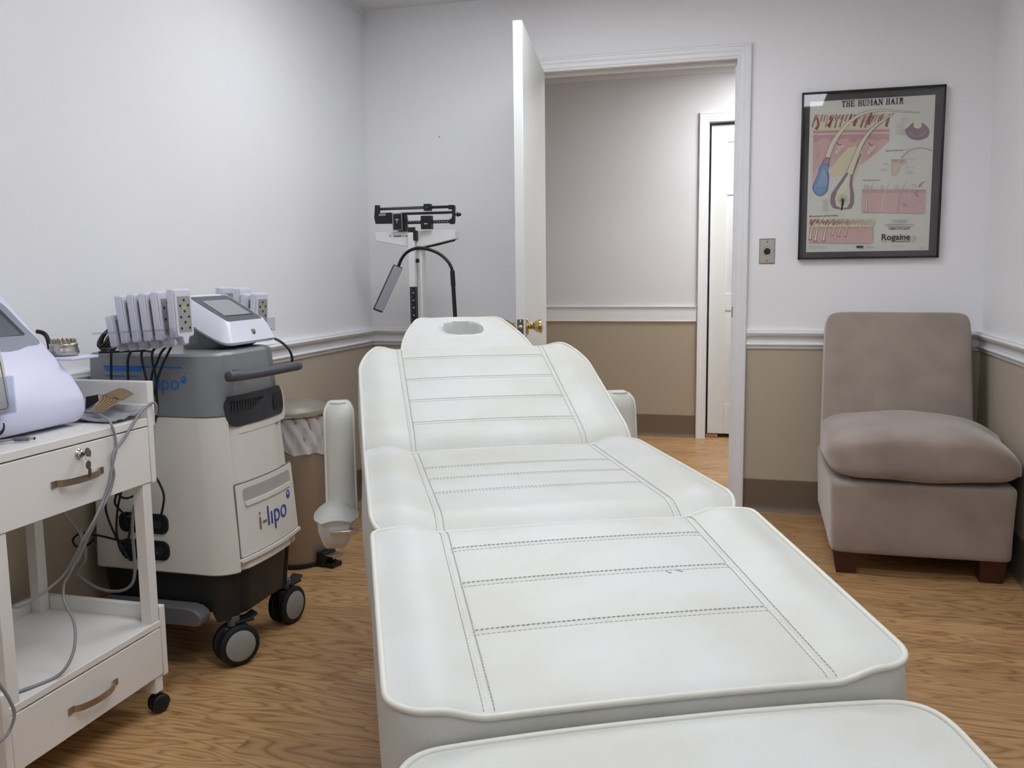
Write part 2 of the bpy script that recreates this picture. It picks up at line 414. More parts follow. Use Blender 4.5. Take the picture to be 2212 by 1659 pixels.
CAS = [(0, 0), (0, .009), (.003, .012), (.009, .012), (.011, .0105), (.013, .0135), (.020, .0145), (.030, .0135), (.034, .017), (.044, .0195), (.050, .0185), (.052, .021), (.058, .021), (.062, .018), (.062, 0)]
def casing(x0, x1, zt, y, sgn=-1, sides=(1, 1)):
    m_ = MB(); n = len(CAS); vs = []
    for (px, pz) in ((0, 0), (0, 1), (1, 1), (1, 0)):
        for (wd, dp) in CAS:
            vs.append((x0 - wd if px == 0 else x1 + wd, y + sgn * dp, (zt + wd) if pz else 0))
    fs = []
    for seg in range(3):
        for i in range(n - 1): fs.append((seg * n + i, (seg + 1) * n + i, (seg + 1) * n + i + 1, seg * n + i + 1))
    return m_.add(vs, fs)
struct(casing(OL, OR_, OT, YB).build('trim_8', M_trim, ang=30))
struct(casing(HL, HR, HT, YH).build('trim_9', M_trim, ang=30))
# jambs
j = MB().box((OR_ + .004, YB - .001, 0), (OR_ + .022, YB + .122, OT + .02)).box((OL - .022, YB - .001, 0), (OL - .004, YB + .122, OT + .02)).box((OL - .022, YB - .001, OT + .004), (OR_ + .022, YB + .122, OT + .022))
j.box((OR_ - .008, YB + .045, 0), (OR_ + .004, YB + .085, OT - .006)).box((OL - .004, YB + .045, 0), (OL + .008, YB + .085, OT - .006)).box((OL - .004, YB + .045, OT - .008), (OR_ + .004, YB + .085, OT + .004))
jo = struct(j.build('trim_10', M_trim, bevel=.001))
st = MB(); st.box((OR_ + .0025, YB + .004, .893), (OR_ + .0045, YB + .040, .950)); st.lathe([(.002, 0), (.0008, .001)], (OR_ + .0025, YB + .02, .942), (-1, 0, 0), 12)
st.box((OR_ - .004, YB - .006, .897), (OR_ + .003, YB + .004, .945))
st.build('strike_plate', M_antique, jo, bevel=.0008)
j = MB().box((HL - .012, YH - .001, 0), (HL - .001, YH + .12, HT + .01)).box((HR + .001, YH - .001, 0), (HR + .012, YH + .12, HT + .01)).box((HL, YH - .001, HT + .001), (HR, YH + .12, HT + .012))
struct(j.build('trim_11', M_trim))
struct(MB().box((HL + .005, YH + .02, .0005), (-.235, YH + .05, .022)).build('trim_12', mat('oak_stop', (168, 120, 84), rough=.5, var=.1, vscale=30)))

# ---- room door (leaf open into the room), local frame: hinge at origin, +x along the leaf to the latch edge
Hh = Vector((-.972, 4.207, 0)); Ee = Vector((-.850, 3.318, 0)); du = (Ee - Hh).normalized(); LW = (Ee - Hh).length
rz = math.atan2(du.y, du.x); TH = .035
door = thing('door_1', 'plain white flush door standing open into the room, brass knobs', 'door', Hh, rz); door['kind'] = 'structure'
# local +y is to the left of the direction of travel (towards +x of the room), leaf occupies y in [-TH, 0]
# du points to -y of room: left of it = +x side
MB().box((0, -TH, .012), (LW, 0, 2.028)).build('door_leaf', M_door, door, bevel=.002)
def knob(y0, s):
    k = MB(); x = LW - .062; z = .905
    k.lathe([(.001, 0), (.033, 0), (.034, .002), (.031, .006), (.022, .008), (.013, .010), (.0115, .014), (.014, .017), (.0115, .020), (.013, .024), (.017, .029), (.021, .036), (.0255, .045), (.0275, .052), (.0265, .057), (.021, .060), (.010, .0615), (.0001, .062)], (x, y0, z), (0, s, 0), 40)
    return k
knob(0, 1).build('door_knob', M_gold, door, label='polished brass tulip knob')
knob(-TH, -1).build('door_knob', M_gold, door, label='polished brass tulip knob on the far face')
lp = MB().box((LW, -TH + .005, .877), (LW + .0016, -.006, .934), 0)
lp.lathe([(.009, 0), (.009, .005), (.004, .008)], (LW + .001, -TH / 2, .905), (1, 0, 0), 20, 1)
for z in (.884, .927): lp.lathe([(.003, 0), (.002, .0008)], (LW + .0016, -TH / 2, z), (1, 0, 0), 12, 1)
lp.build('latch_plate', [M_antique, M_chrome], door, label='tarnished latch plate on the door edge')

# ---- hall door, six panels
d2o = thing('door_2', 'white six-panel door standing ajar across the hall', 'door', (HL + .012, YH + .035, .028)); d2o['kind'] = 'structure'
DW, DH = .775, 2.008; lf = MB()
# stiles/rails as a frame, panels recessed with raised fields
zr = [0, .20, .82, .93, 1.565, 1.67, 1.90, DH]
xs_ = [0, .105, .335, .44, .67, DW]
lf.box((0, .006, 0), (DW, .035, DH))
for a, b in ((0, .105), (.335, .44), (.67, DW)): lf.box((a, 0, 0), (b, .0065, DH))
for a, b in ((0, .20), (.82, .93), (1.565, 1.67), (1.90, DH)): lf.box((.105, 0, a), (.335, .0065, b)).box((.44, 0, a), (.67, .0065, b))
lf.build('door_leaf', M_door, d2o, bevel=.0012)
for (xa, xb) in ((.105, .335), (.44, .67)):
    for (za, zb) in ((.20, .82), (.93, 1.565), (1.67, 1.90)):
        p = MB(); e = .012; g = .035
        o_ = [(xa, .006, za), (xb, .006, za), (xb, .006, zb), (xa, .006, zb)]
        a_ = [(xa + e, .0055, za + e), (xb - e, .0055, za + e), (xb - e, .0055, zb - e), (xa + e, .0055, zb - e)]
        b_ = [(xa + g, .0008, za + g), (xb - g, .0008, za + g), (xb - g, .0008, zb - g), (xa + g, .0008, zb - g)]
        p.add(o_ + a_ + b_, [(i, (i + 1) % 4, 4 + (i + 1) % 4, 4 + i) for i in range(4)] + [(4 + i, 4 + (i + 1) % 4, 8 + (i + 1) % 4, 8 + i) for i in range(4)] + [(8, 9, 10, 11)])
        p.build('door_panel', M_door, d2o, ang=20)

# ---- ceiling lights
M_tube = mat('lit_diffuser', (243, 247, 253), emit=1.0)
M_tube2 = mat('lit_diffuser_hall', (250, 250, 252), emit=1.0)
def ceiling_light(x, y, w_, d_, power, label, m_, group=None):
    t = thing('ceiling_light', label, 'ceiling light', (x, y, ZC), 0, group)
    f = MB()
    for (a, b) in (((-w_ / 2 - .02, -d_ / 2 - .02), (w_ / 2 + .02, -d_ / 2)), ((-w_ / 2 - .02, d_ / 2), (w_ / 2 + .02, d_ / 2 + .02)), ((-w_ / 2 - .02, -d_ / 2), (-w_ / 2, d_ / 2)), ((w_ / 2, -d_ / 2), (w_ / 2 + .02, d_ / 2))):
        f.box((*a, -.012), (*b, -.0005))
    f.build('frame', M_trim, t, bevel=.002)
    MB().box((-w_ / 2, -d_ / 2, -.007), (w_ / 2, d_ / 2, -.003)).build('diffuser', m_, t)
    m_.node_tree.nodes['Principled BSDF'].inputs['Emission Strength'].default_value = power
    return t
LIGHTS = True
ceiling_light(-.68, 3.00, 1.2, .60, 11.5, 'lit fluorescent ceiling panel over the head of the bed', M_tube, 'room ceiling panels')
ceiling_light(-.14, 1.10, 1.2, .60, 9.5, 'lit fluorescent ceiling panel over the foot of the bed', M_tube, 'room ceiling panels')
ceiling_light(-.48, -.75, .9, .3, 9.5, 'lit fluorescent ceiling panel behind the camera', M_tube, 'room ceiling panels')
ceiling_light(.26, 5.35, .6, .6, 30.0, 'lit square ceiling panel in the hall', M_tube2)
S.view_settings.view_transform = 'Standard'; S.view_settings.look = 'None'; S.view_settings.gamma = 1
S.view_settings.use_curve_mapping = False; S.view_settings.exposure = 0
S.cycles.transparent_max_bounces = 32
wd = bpy.data.worlds.new('world'); S.world = wd; wd.use_nodes = True
wd.node_tree.nodes['Background'].inputs[0].default_value = (.8, .85, .95, 1); wd.node_tree.nodes['Background'].inputs[1].default_value = .1

# ================================================================= TREATMENT BED
TB = math.radians(25.51)
bed = thing('treatment_bed', 'white vinyl reclining treatment bed with piped cushions, in the middle of the room', 'treatment bed', (-.306, 1.448, 0), TB)
HW, SW = .32, .2075
def sec(sA, zA, sB, zB):
    A = Vector((0, sA, zA)); D = Vector((0, sB - sA, zB - zA)); L = D.length; D.normalize(); N_ = Vector((1, 0, 0)).cross(D)
    return A, D, N_, L
def refine(base, marks, w=.010, st=.0016):
    s_ = set(round(x, 5) for x in base)
    for m_ in marks:
        s_ = {x for x in s_ if abs(x - m_) > w}
        s_ |= {round(m_ + x, 5) for x in span(-w, w, st)}
    return sorted(s_)
def seamg(d):           # double groove with a raised welt between
    d = abs(d)
    return -.0016 * math.exp(-((d - .0042) / .0016) ** 2) - .0008 * math.exp(-(d / .012) ** 2)
def cushion(name, S_, hw, rs, rt, thick, hfun, cross=(), long=(-SW, SW), near=(.01, .03), far=(.01, .03), step=.008, bulge=.008, pr=.0045, wprof=None, ring=(.12, .3, .5, .7, .88), stitch=True, seam_k=1.0, rr=.0, corners=(1, 1)):
    A, D, N_, L = S_
    def half(s):
        h = hw if wprof is None else wprof(s / L)
        for (on, q) in ((corners[0], s), (corners[1], L - s)):
            if on and q < rs: h -= rt * (1 - math.sqrt(max(0, 1 - ((rs - q) / rs) ** 2)))
        return h
    def tt(s, t):
        inner = (hw - rt) if wprof is None else .6 * hw
        if abs(t) <= inner: return t
        return math.copysign(inner + (abs(t) - inner) * (half(s) - inner) / (hw - inner), t)
    def hh(s, t):
        h = hfun(s, t)
        for (d, r), q in ((near, s), (far, L - s)):
            if q < r: h -= d * (1 - q / r) ** 2
        fade = min(1, s / .02, (L - s) / .02)
        for c in cross:
            if abs(t) < SW + .002: h += seamg(s - c) * seam_k
        for l in long: h += seamg(t - l) * fade
        return h
    us = refine(sorted(set([round(L * (0 if i == 0 else 1) , 5) for i in (0, 1)] + [round(x, 5) for x in span(0, L, step)] + [round(rs * (1 - cos(PI / 2 * i / 10)), 5) for i in range(1, 10)] + [round(L - rs * (1 - cos(PI / 2 * i / 10)), 5) for i in range(1, 10)])), cross)
    vs = refine(span(-hw, hw, step), long)
    Fn = lambda s, t: A + D * s + Vector((1, 0, 0)) * tt(s, t) + N_ * hh(s, tt(s, t))
    Bn = lambda s, t: A + D * s + Vector((1, 0, 0)) * tt(s, t) + Vector((0, 0, -thick)) + N_ * 0
    mb = MB(); loop = mb.slab(us, vs, Fn, Bn, ring=ring, bulge=bulge)
    o = mb.build(name, M_vinyl, bed, ang=60)
    if pr:
        lp = [p for i, p in enumerate(loop)]
        cen = A + D * (L / 2); q = []
        for p in lp:
            if q and (p - q[-1]).length < .006: continue
            q.append(p)
        q = [p + (Vector((p.x, (p - cen).y, 0)).normalized() * pr * .35) for p in q]
        MB().tube(q, pr, 8, closed=True).build('piping', M_vinyl2, o, ang=80)
    if stitch:
        st = MB()
        def dash(p0, p1, nn):
            d = (p1 - p0); w_ = d.cross(nn).normalized() * .00055
            st.obox((p0 + p1) / 2 + nn * .0002, d / 2, w_, nn * .0004)
        for l in long:
            for off in (-.0062, .0062):
                s = .006
                while s < L - .01:
                    p0 = Fn(s, l + off); p1 = Fn(s + .0042, l + off); dash(p0, p1, N_); s += .0068
        for c in cross:
            for off in (-.0062, .0062):
                t = -SW + .008
                while t < SW - .012:
                    dash(Fn(c + off, t), Fn(c + off, t + .0042), N_); t += .0068
        st.build('stitching', M_thread, o)
    return o, Fn
def ss(x): x = min(1, max(0, x)); return x * x * (3 - 2 * x)
def hump(a, b=-.004):
    def f(s, t):
        q = (abs(t) - SW) / (HW - SW)
        if q <= 0: return .003 * (1 - (t / SW) ** 2)
        q = min(1, q)
        return a * ss(q / .55) * (1 - .38 * ss((q - .6) / .4)) + b * q ** 3
    return f
leg_S = sec(-.506, .629, 0, .704)
leg_o, leg_F = cushion('leg_cushion', leg_S, HW, .05, .05, .19, hump(.015), cross=(.168, .297, .411), near=(.006, .02), far=(.02, .05))
cushion('seat_cushion', sec(.004, .706, .602, .706), HW, .05, .03, .20, hump(.017), cross=(.19, .305, .41), near=(.03, .07), far=(.006, .03), seam_k=.35, bulge=.014)
def bhump(s, t): return hump(.010)(s, t) + .003
cushion('back_cushion', sec(.602, .700, 1.168, .899), HW, .17, .10, .12, bhump, cross=(.140, .259, .382, .516), near=(.04, .10), far=(.012, .03), bulge=.01, corners=(0, 1), seam_k=.7)
tm = MB()
for (s0_, t0_, s1_, t1_) in ((.291, .100, .284, .102), (.284, .102, .281, .106), (.290, .116, .283, .124)):
    a_, b_ = leg_F(s0_, t0_), leg_F(s1_, t1_); tm.obox((a_ + b_) / 2 + Vector((0, 0, .0006)), (b_ - a_) / 2, (b_ - a_).cross(Vector((0, 0, 1))).normalized() * .00035, (0, 0, .0003))
tm.build('seam_tear', M_gprint, leg_o, label='small tear in the middle seam')
# headrest with a breathing hole
def hhole(s, t):
    q = (abs(t / .056) ** 2.7 + abs((s - .180) / .052) ** 2.7) ** (1 / 2.7)
    h = .018 * (1 - (abs(t) / .2) ** 2.5)
    if q < 1.25:
        k = min(1, max(0, (1.12 - q) / .22)); k = k * k * (3 - 2 * k); h -= .070 * k
        h += .003 * math.exp(-((q - 1.18) / .07) ** 2)
    return h
def headw(f):
    f = max(0, min(1, f)); return .196 - .083 * f ** 2.0
cushion('headrest', sec(1.165, .872, 1.475, .966), .19, .055, .045, .075, hhole, long=(), near=(.01, .03), far=(.018, .05), step=.005, stitch=False, wprof=headw, bulge=.006, corners=(0, 1))
def fh(s, t): return .012 * (1 - (abs(t) / HW) ** 2.4)
cushion('footrest', sec(-.84, .530, -.522, .604), .316, .07, .055, .11, fh, long=(), near=(.02, .06), far=(.010, .04), stitch=False, bulge=.012)
# armrests
def armrest(sg):
    # upright padded wing beside the backrest, with a short hand pad in front of its foot
    t0, t1 = .343, .416
    ya, za, yb, zb = .862, .505, .900, .782
    A = Vector((0, ya, za)); D = Vector((0, yb - ya, zb - za)); L = D.length; D.normalize(); N_ = Vector((1, 0, 0)).cross(D)
    def half(s):
        r = .03; q = L - s
        return 1 if q > r else math.sqrt(max(0.02, 1 - ((r - q) / r) ** 2)) * .5 + .5
    us = sorted(set([round(x, 4) for x in span(0, L, .02)] + [round(L - .03 * (1 - cos(PI / 2 * i / 6)), 4) for i in range(7)])); vs = span(-1, 1, .1)
    def tx(s, v): return sg * ((t0 + t1) / 2 + (-.004 if v < 0 else .004) * 0 + v * (t1 - t0) / 2 * half(s))
    def Fn(s, v):
        e = L - s
        return A + D * s + Vector((tx(s, v), 0, 0)) + N_ * (.020 * (1 - v * v) ** .7 - (.020 * (1 - e / .05) ** 2 if e < .05 else 0))
    def Bn(s, v): return A + D * s + Vector((tx(s, v), .085, -.004))
    mb = MB(); loop = mb.slab(us if sg > 0 else us[::-1], vs, Fn, Bn, ring=(.15, .5, .85), bulge=.005)
    a = mb.build('armrest', M_vinyl, bed, ang=60, label='padded arm wing on the ' + ('right' if sg > 0 else 'left') + ' side')
    q = []
    for p in loop:
        if not q or (p - q[-1]).length > .008: q.append(p)
    MB().tube(q, .004, 8, closed=True).build('piping', M_vinyl2, a, ang=80)
    pad = MB(); us2 = [i / 12 for i in range(13)]; vs2 = span(-1, 1, .1)
    yA, yB = .765, .868
    def wx(u): return (.034 + .018 * sin(PI / 2 * min(1, u * 1.8)))
    def Fp(u, v): return Vector((sg * (.394 + v * wx(u)), yA + (yB - yA) * u, .508 + .030 * (1 - v * v) * math.sqrt(sin(PI / 2 * min(1, u * 1.6 + .03)))))
    def Bp(u, v): return Vector((sg * (.394 + v * wx(u)), yA + (yB - yA) * u, .498))
    l2 = pad.slab(us2 if sg > 0 else us2[::-1], vs2, Fp, Bp, ring=(.5,), bulge=.002)
    pad.build('front_pad', M_vinyl, a, ang=60)
    MB().tube([p - Vector((0, 0, .005)) for p in l2], .0042, 8, closed=True).build('pad_piping', M_vinyl2, a, ang=80)
    sh = MB()
    def Fs(u, v): return Vector((sg * (.392 + v * (wx(u) - .002)), yA + .003 + (yB - yA) * u, .497))
    def Bs(u, v): return Vector((sg * (.398 + v * (wx(u) * .6)), yA + .035 + (yB - yA - .02) * u, .428))
    sh.slab(us2 if sg > 0 else us2[::-1], vs2, Fs, Bs, ring=(.5,), bulge=.004)
    sh.build('pad_shell', M_lam, a, ang=60, label='beige plastic shell under the pad')
    MB().box((sg * .340, yA - .006, .474), (sg * .410, yA + .02, .483)).build('edge_strip', M_chrome, a, bevel=.001, label='chrome strip')
    return a
armrest(-1); armrest(1)
b_ = MB().box((-.24, -.35, .43), (.24, .95, .49)).box((-.16, -.05, .08), (.16, .55, .43)).box((-.27, -.12, .001), (.27, .78, .08))
b_.build('pedestal_base', M_lam, bed, bevel=.01)
MB().obox((0, .9, .66), (.2, 0, 0), (0, .28, .098), (0, -.008, .022)).build('back_frame', M_black, bed, bevel=.003)
for s_ in (-1, 1): MB().box((s_ * .325, -.36, .42), (s_ * .295, -.27, .445)).box((s_ * .31, -.33, .44), (s_ * .25, -.30, .455)).build('hinge_bracket', M_black, bed, bevel=.002)
MB().box((-.015, -.75, .43), (.015, -.3, .45)).box((-.2, -.70, .42), (.2, -.67, .445)).build('footrest_bar', M_steel, bed, bevel=.002)

# ================================================================= MACHINE CART
cart = thing('laser_machine_cart', 'tall white and grey wheeled machine cart with blue i-lipo lettering, against the left wall', 'machine cart', (-1.62, 2.32, 0))
CX0, CY0, CY1 = -1.852, 2.115, 2.525
def lerp(a, b, t): return a + (b - a) * t
def cparm(z):
    t = (z - .10) / .8
    return dict(x0=CX0 + .02 * max(0, t), x1=lerp(-1.388, -1.432, t), y0=CY0 + .014 * t, y1=lerp(CY1 + .008, CY1 - .045, t))
def front_x(y, z):
    p = cparm(z); yc = (p['y0'] + p['y1']) / 2; hw = (p['y1'] - p['y0']) / 2; v = (y - yc) / hw
    return p['x1'] + .020 * (1 - v * v)
def plan(z, grow=0, r=.060, n=8):
    p = cparm(z); x0, x1, y0, y1 = p['x0'] - grow, p['x1'] + grow, p['y0'] - grow, p['y1'] + grow
    pts = [(x0, y1), (x0, y0)]
    pts = [(x0 + .02, y1), (x0, y1 - .02), (x0, y0 + .02), (x0 + .02, y0)]
    for i in range(n + 1):
        a = -PI / 2 + PI / 2 * i / n; cx = x1 - r; cy = y0 + r
        pts.append((cx + r * cos(a) + .0, cy + r * sin(a)))
    ya, yb_ = y0 + r, y1 - r; yc = (y0 + y1) / 2; hw = (y1 - y0) / 2
    bl = lambda y: .020 * (1 - ((y - yc) / hw) ** 2)
    e0 = bl(ya)
    for i in range(1, 12):
        y = lerp(ya, yb_, i / 12); pts.append((x1 + bl(y), y))
    for i in range(n + 1):
        a = PI / 2 * i / n; pts.append((x1 - r + r * cos(a), y1 - r + r * sin(a)))
    # blend the bow into the corners
    out = []
    for (x, y) in pts:
        if x > x1 - r and (y < ya or y > yb_):
            f = max(0, (x - (x1 - r)) / r); x += e0 * f ** 2
        out.append((x, y))
    return out
def shell(zs, grows, cap=True):
    mb = MB(); rings = [[Vector((x, y, z)) for x, y in plan(z, g)] for z, g in zip(zs, grows)]; n = len(rings[0])
    vs = [p for r_ in rings for p in r_]
    fs = [(i * n + j, i * n + (j + 1) % n, (i + 1) * n + (j + 1) % n, (i + 1) * n + j) for i in range(len(rings) - 1) for j in range(n)]
    fs += [tuple(range(n))[::-1], tuple((len(rings) - 1) * n + j for j in range(n))]
    return mb.add(vs, fs)
def zlist(a, b, n): return [lerp(a, b, i / n) for i in range(n + 1)]
z_ = zlist(.282, .722, 8); shift(shell([.277] + z_ + [.724], [-.006] + [0] * len(z_) + [-.004]), cart).build('white_body', M_white, cart, ang=32, label='white plastic lower body')
z_ = zlist(.728, .893, 5); shift(shell([.7245] + z_ + [.900], [-.003] + [.001] * len(z_) + [-.006]), cart).build('grey_top_shell', M_grey, cart, ang=32, label='metallic grey top shell')
sk = MB()
# black skirt: hangs lower at the front corner over the casters, arched between them
def skirt():
    mb = MB(); top = [Vector((x, y, .2765)) for x, y in plan(.28, -.014)]; n = len(top); bot = []
    for p in top:
        v = min(1, max(0, (p.y - CY0) / (CY1 - CY0)))
        zb = .148 if p.x > -1.45 else .165
        if p.x > -1.45: zb = .132 + .018 * sin(PI * v) + .035 * max(0, (v - .85) / .15)
        bot.append(Vector((p.x - .012 * (p.x > -1.6) + .012 * (p.x < -1.7), p.y + (.006 if v < .5 else -.006), zb)))
    mid = [a.lerp(b, .5) for a, b in zip(top, bot)]; vs = top + mid + bot
    fs = [(i * n + j, (i + 1) * n + j, (i + 1) * n + (j + 1) % n, i * n + (j + 1) % n) for i in range(2) for j in range(n)]
    fs += [tuple(range(n)), tuple(range(2 * n, 3 * n))[::-1]]
    return mb.add(vs, fs)
shift(skirt(), cart).build('black_base', M_dark, cart, ang=32, label='black base skirt')
# curved patch on the front, polygon with rounded corners given by z rows
def fpatch(y0a, y1a, z0, y0b, y1b, z1, off, thick, r=.008, n=12):
    """trapezoid patch between z0 (bottom, y0a..y1a) and z1 (top, y0b..y1b), lying on the front"""
    zs = sorted(set([z0 + r * (1 - cos(PI / 2 * i / 5)) for i in range(6)] + [lerp(z0 + r, z1 - r, i / 6) for i in range(7)] + [z1 - r * (1 - cos(PI / 2 * i / 5)) for i in range(6)]))
    ts = [i / n for i in range(n + 1)]
    def yy(z, t):
        f = (z - z0) / (z1 - z0); a = lerp(y0a, y0b, f); b = lerp(y1a, y1b, f); q = min(z - z0, z1 - z); ins = 0
        if q < r: ins = r - math.sqrt(max(0, r * r - (r - q) ** 2))
        return lerp(a + ins, b - ins, t)
    mb = MB(); mb.slab(zs, ts, lambda z, t: Vector((front_x(yy(z, t), z) + off, yy(z, t), z)), lambda z, t: Vector((front_x(yy(z, t), z) + off - thick, yy(z, t), z)))
    return mb
rim = MB(); FY0, FY1 = 2.172, 2.508
# recess seam around the service door: dark gap then the door itself
shift(fpatch(FY0 - .004, FY1 + .004, .315, FY0 - .004, FY1 - .004, .530, .0006, .004, .006), cart).build('door_gap', M_gprint, cart)
fd = shift(fpatch(FY0, FY1, .319, FY0 + .002, FY1 - .008, .526, .0028, .004, .005), cart).build('service_door', M_white, cart, ang=32)
shift(fpatch(FY0 + .030, FY1 - .030, .466, FY0 + .026, FY1 - .034, .512, .0034, .001, .014), cart).build('pull_recess', mat('recess_shade', (176, 172, 166), rough=.5), fd, label='finger pull recess')
lipb = shift(fpatch(FY0 + .034, FY1 - .034, .460, FY0 + .032, FY1 - .036, .474, .0065, .003, .006), cart).build('pull_lip', M_white, fd, ang=32)
shift(fpatch(FY0 - .006, FY1 + .010, .306, FY0 - .006, FY1 + .008, .316, .008, .008, .004), cart).build('lower_ledge', M_white, cart, ang=32)
# vent panel
shift(fpatch(2.19, 2.503, .668, 2.40, 2.503, .772, .0015, .004, .03, 20), cart).build('vent_surround', M_white, cart, ang=32, label='white surround below the vent')
vp = shift(fpatch(2.172, 2.487, .690, 2.158, 2.480, .778, .0045, .006, .034, 20), cart).build('vent_panel', M_glossdark, cart, ang=32, label='dark gloss vent panel')
sl = MB()
for i in range(14):
    y = 2.188 + i * .0125; zt = .764 - .0004 * i; zb = .694 + .0050 * i
    if zb < zt - .004:
        sl.box((front_x(y, .75) + .0035, y - .0028, zb), (front_x(y, .75) + .0056, y + .0028, zt))
shift(sl, cart).build('vent_louvres', M_black, vp)
shift(fpatch(2.400, 2.476, .704, 2.400, 2.470, .758, .0058, .002, .016), cart).build('sensor_window', mat('black_gloss', (8, 14, 30), rough=.08), vp)
# handle
hp = [onX(490, 814, -1.372), onX(520, 811, -1.362), onX(567, 804, -1.356), onX(610, 796, -1.360), onX(648, 789, -1.376)]
hp = catmull(hp, 6)
hd = MB().tube(hp, [.0075] + [.0145] * (len(hp) - 2) + [.0075], 16)
hd.lathe([(.0115, 0), (.0115, .05)], (-1.425, hp[9].y, hp[9].z), (1, 0, 0), 14)
shift(hd, cart).build('push_handle', M_handle, cart, ang=50)
# lettering on the front door and the side
def on_front(y0, z0, off=.0044): return lambda x, y: Vector((front_x(y0 + x, z0 + y) + off, y0 + x, z0 + y))
def apple(mb, fn, r, k, k2):
    n = 24; c = [fn(r * .95 * cos(2 * PI * i / n) * (1 + .06 * cos(4 * PI * i / n)), r * 1.08 * sin(2 * PI * i / n)) for i in range(n)]; mb.add(c, [tuple(range(n))], k)
    mb.add([fn(r * (-.3 + .36 * cos(2 * PI * i / 12)), r * (.3 + .42 * sin(2 * PI * i / 12)), 1) for i in range(12)], [tuple(range(12))], k2)
    mb.add([fn(r * .25, r * 1.3), fn(r * .75, r * 1.55), fn(r * 1.15, r * 2.2), fn(r * .75, r * 2.0)], [(0, 1, 2, 3)], k)
lg = MB(); LY, LZ = 2.262, .378
put_text(lg, 'i-', on_front(LY, LZ), .085, width=.036, k=1)
put_text(lg, 'lıpo', on_front(LY + .044, LZ), .085, width=.118, k=0)
fa = lambda x, y, e=0: on_front(LY + .185, LZ + .060, .0044 + .0006 * e)(x, y)
apple(lg, fa, .0125, 0, 2)
shift(lg, cart).build('front_lettering', [M_blue2, M_gprint, M_white], fd, label='grey and blue i-lipo lettering')
sd = MB(); ys_ = lambda z: cparm(z)['y0'] - .0018
def on_side(x0, z0): return lambda x, y, e=0: Vector((x0 + x, ys_(z0 + y) - .0006 * e, z0 + y))
put_text(sd, 'i-lıpo', on_side(-1.640, .802), .06, width=.112)
apple(sd, on_side(-1.513, .830), .0095, 0, 1)
for (xa, xb, za, zb, cut) in ((-1.772, -1.640, .850, .866, .008), (-1.66, -1.517, .861, .8655, 0), (-1.762, -1.655, .834, .839, 0)):
    sd.add([(xa, ys_(zb), zb), (xb, ys_(zb), zb), (xb - cut, ys_(za), za), (xa + cut, ys_(za), za)], [(0, 1, 2, 3)])
shift(sd, cart).build('side_lettering', [M_blue, M_grey], cart, label='blue stripes and lettering on the grey side')
# outlet plates
for (za, zb) in ((.390, .448), (.314, .370)):
    mb = MB(); poly = []; x0, x1 = -1.745, -1.584; r = .022
    for cx, cz, a0 in ((x1 - r, zb - r, 0), (x0 + r, zb - r, 90), (x0 + r, za + r, 180), (x1 - r, za + r, 270)):
        for i in range(7): a = math.radians(a0 + 15 * i); poly.append((cx + r * cos(a), cz + r * sin(a)))
    yy_ = cparm(za)['y0']; mb.prism(poly, (0, yy_ + .004, 0), (1, 0, 0), (0, 0, 1), (0, -.009, 0))
    o = shift(mb, cart).build('outlet_plate', M_black, cart, bevel=.001)
    k_ = MB()
    for cx in (-1.70, -1.615):
        k_ = MB().lathe([(.012, 0), (.012, .0010), (.0105, .0010), (.0100, .0003), (0, .0003)], (cx, yy_ - .005, (za + zb) / 2), (0, -1, 0), 20)
        for dx in (-.004, .004): k_.lathe([(.0018, .0003), (.0018, .0010)], (cx + dx, yy_ - .005, (za + zb) / 2), (0, -1, 0), 8)
        shift(k_, cart).build('socket', M_glossdark, o)
# foot rail on the side
poly = [(-1.80, .140), (-1.482, .145), (-1.470, .150), (-1.465, .168), (-1.472, .182), (-1.488, .192), (-1.51, .197), (-1.80, .197)]
shift(MB().prism(poly, (0, 2.075, 0), (1, 0, 0), (0, 0, 1), (0, .05, 0)), cart).build('foot_rail', mat('grey_rail', (106, 106, 110), rough=.4), cart, bevel=.004)
def twin_caster(cx, cy, az, R_=.060):
    a = Vector((cos(az), sin(az), 0)); f = Vector((-sin(az), cos(az), 0)); c = Vector((cx, cy, R_))
    tyre = MB()
    for s in (-1, 1):
        tyre.lathe([(.030, -.011), (R_ - .006, -.011), (R_, -.006), (R_, .006), (R_ - .006, .011), (.030, .011)], c + a * s * .021, a, 40)
    o = shift(tyre, cart).build('caster', M_rubber, cart, ang=40)
    disc = MB()
    for s in (-1, 1):
        disc.lathe([(.0, .0125), (.0125, .0125), (.013, .0118), (.014, .0118), (.0145, .0125), (.044, .0118), (.0455, .0105), (.046, .006)][::1], c + a * s * .021, a * s, 40)
    shift(disc, cart).build('wheel_disc', M_padgrey, o, ang=40, label='light grey hub disc')
    yk = MB().box((-.010, -.03, -.01), (.010, .03, .05)); M = Matrix.Translation(c) @ Matrix.Rotation(az, 4, 'Z'); yk.tri(M)
    yk.lathe([(.018, 0), (.018, .03)], c + Vector((0, 0, .055)) - f * .005, (0, 0, 1), 16)
    shift(yk, cart).build('fork', mat('grey_fork', (92, 94, 98), rough=.4), o, bevel=.002)
    br = MB().obox(c + Vector((0, 0, .066)) + f * .02, a * .024, f * .028, (0, 0, .004)).obox(c + Vector((0, 0, .072)) + f * .048, a * .020, f * .014 + Vector((0, 0, .006)), (0, 0, .003))
    shift(br, cart).build('brake_pedal', M_black, o, bevel=.0015)
twin_caster(-1.430, 2.185, math.radians(-33)); twin_caster(-1.442, 2.500, math.radians(-8))
twin_caster(-1.77, 2.19, math.radians(-20)); twin_caster(-1.77, 2.46, math.radians(-60))

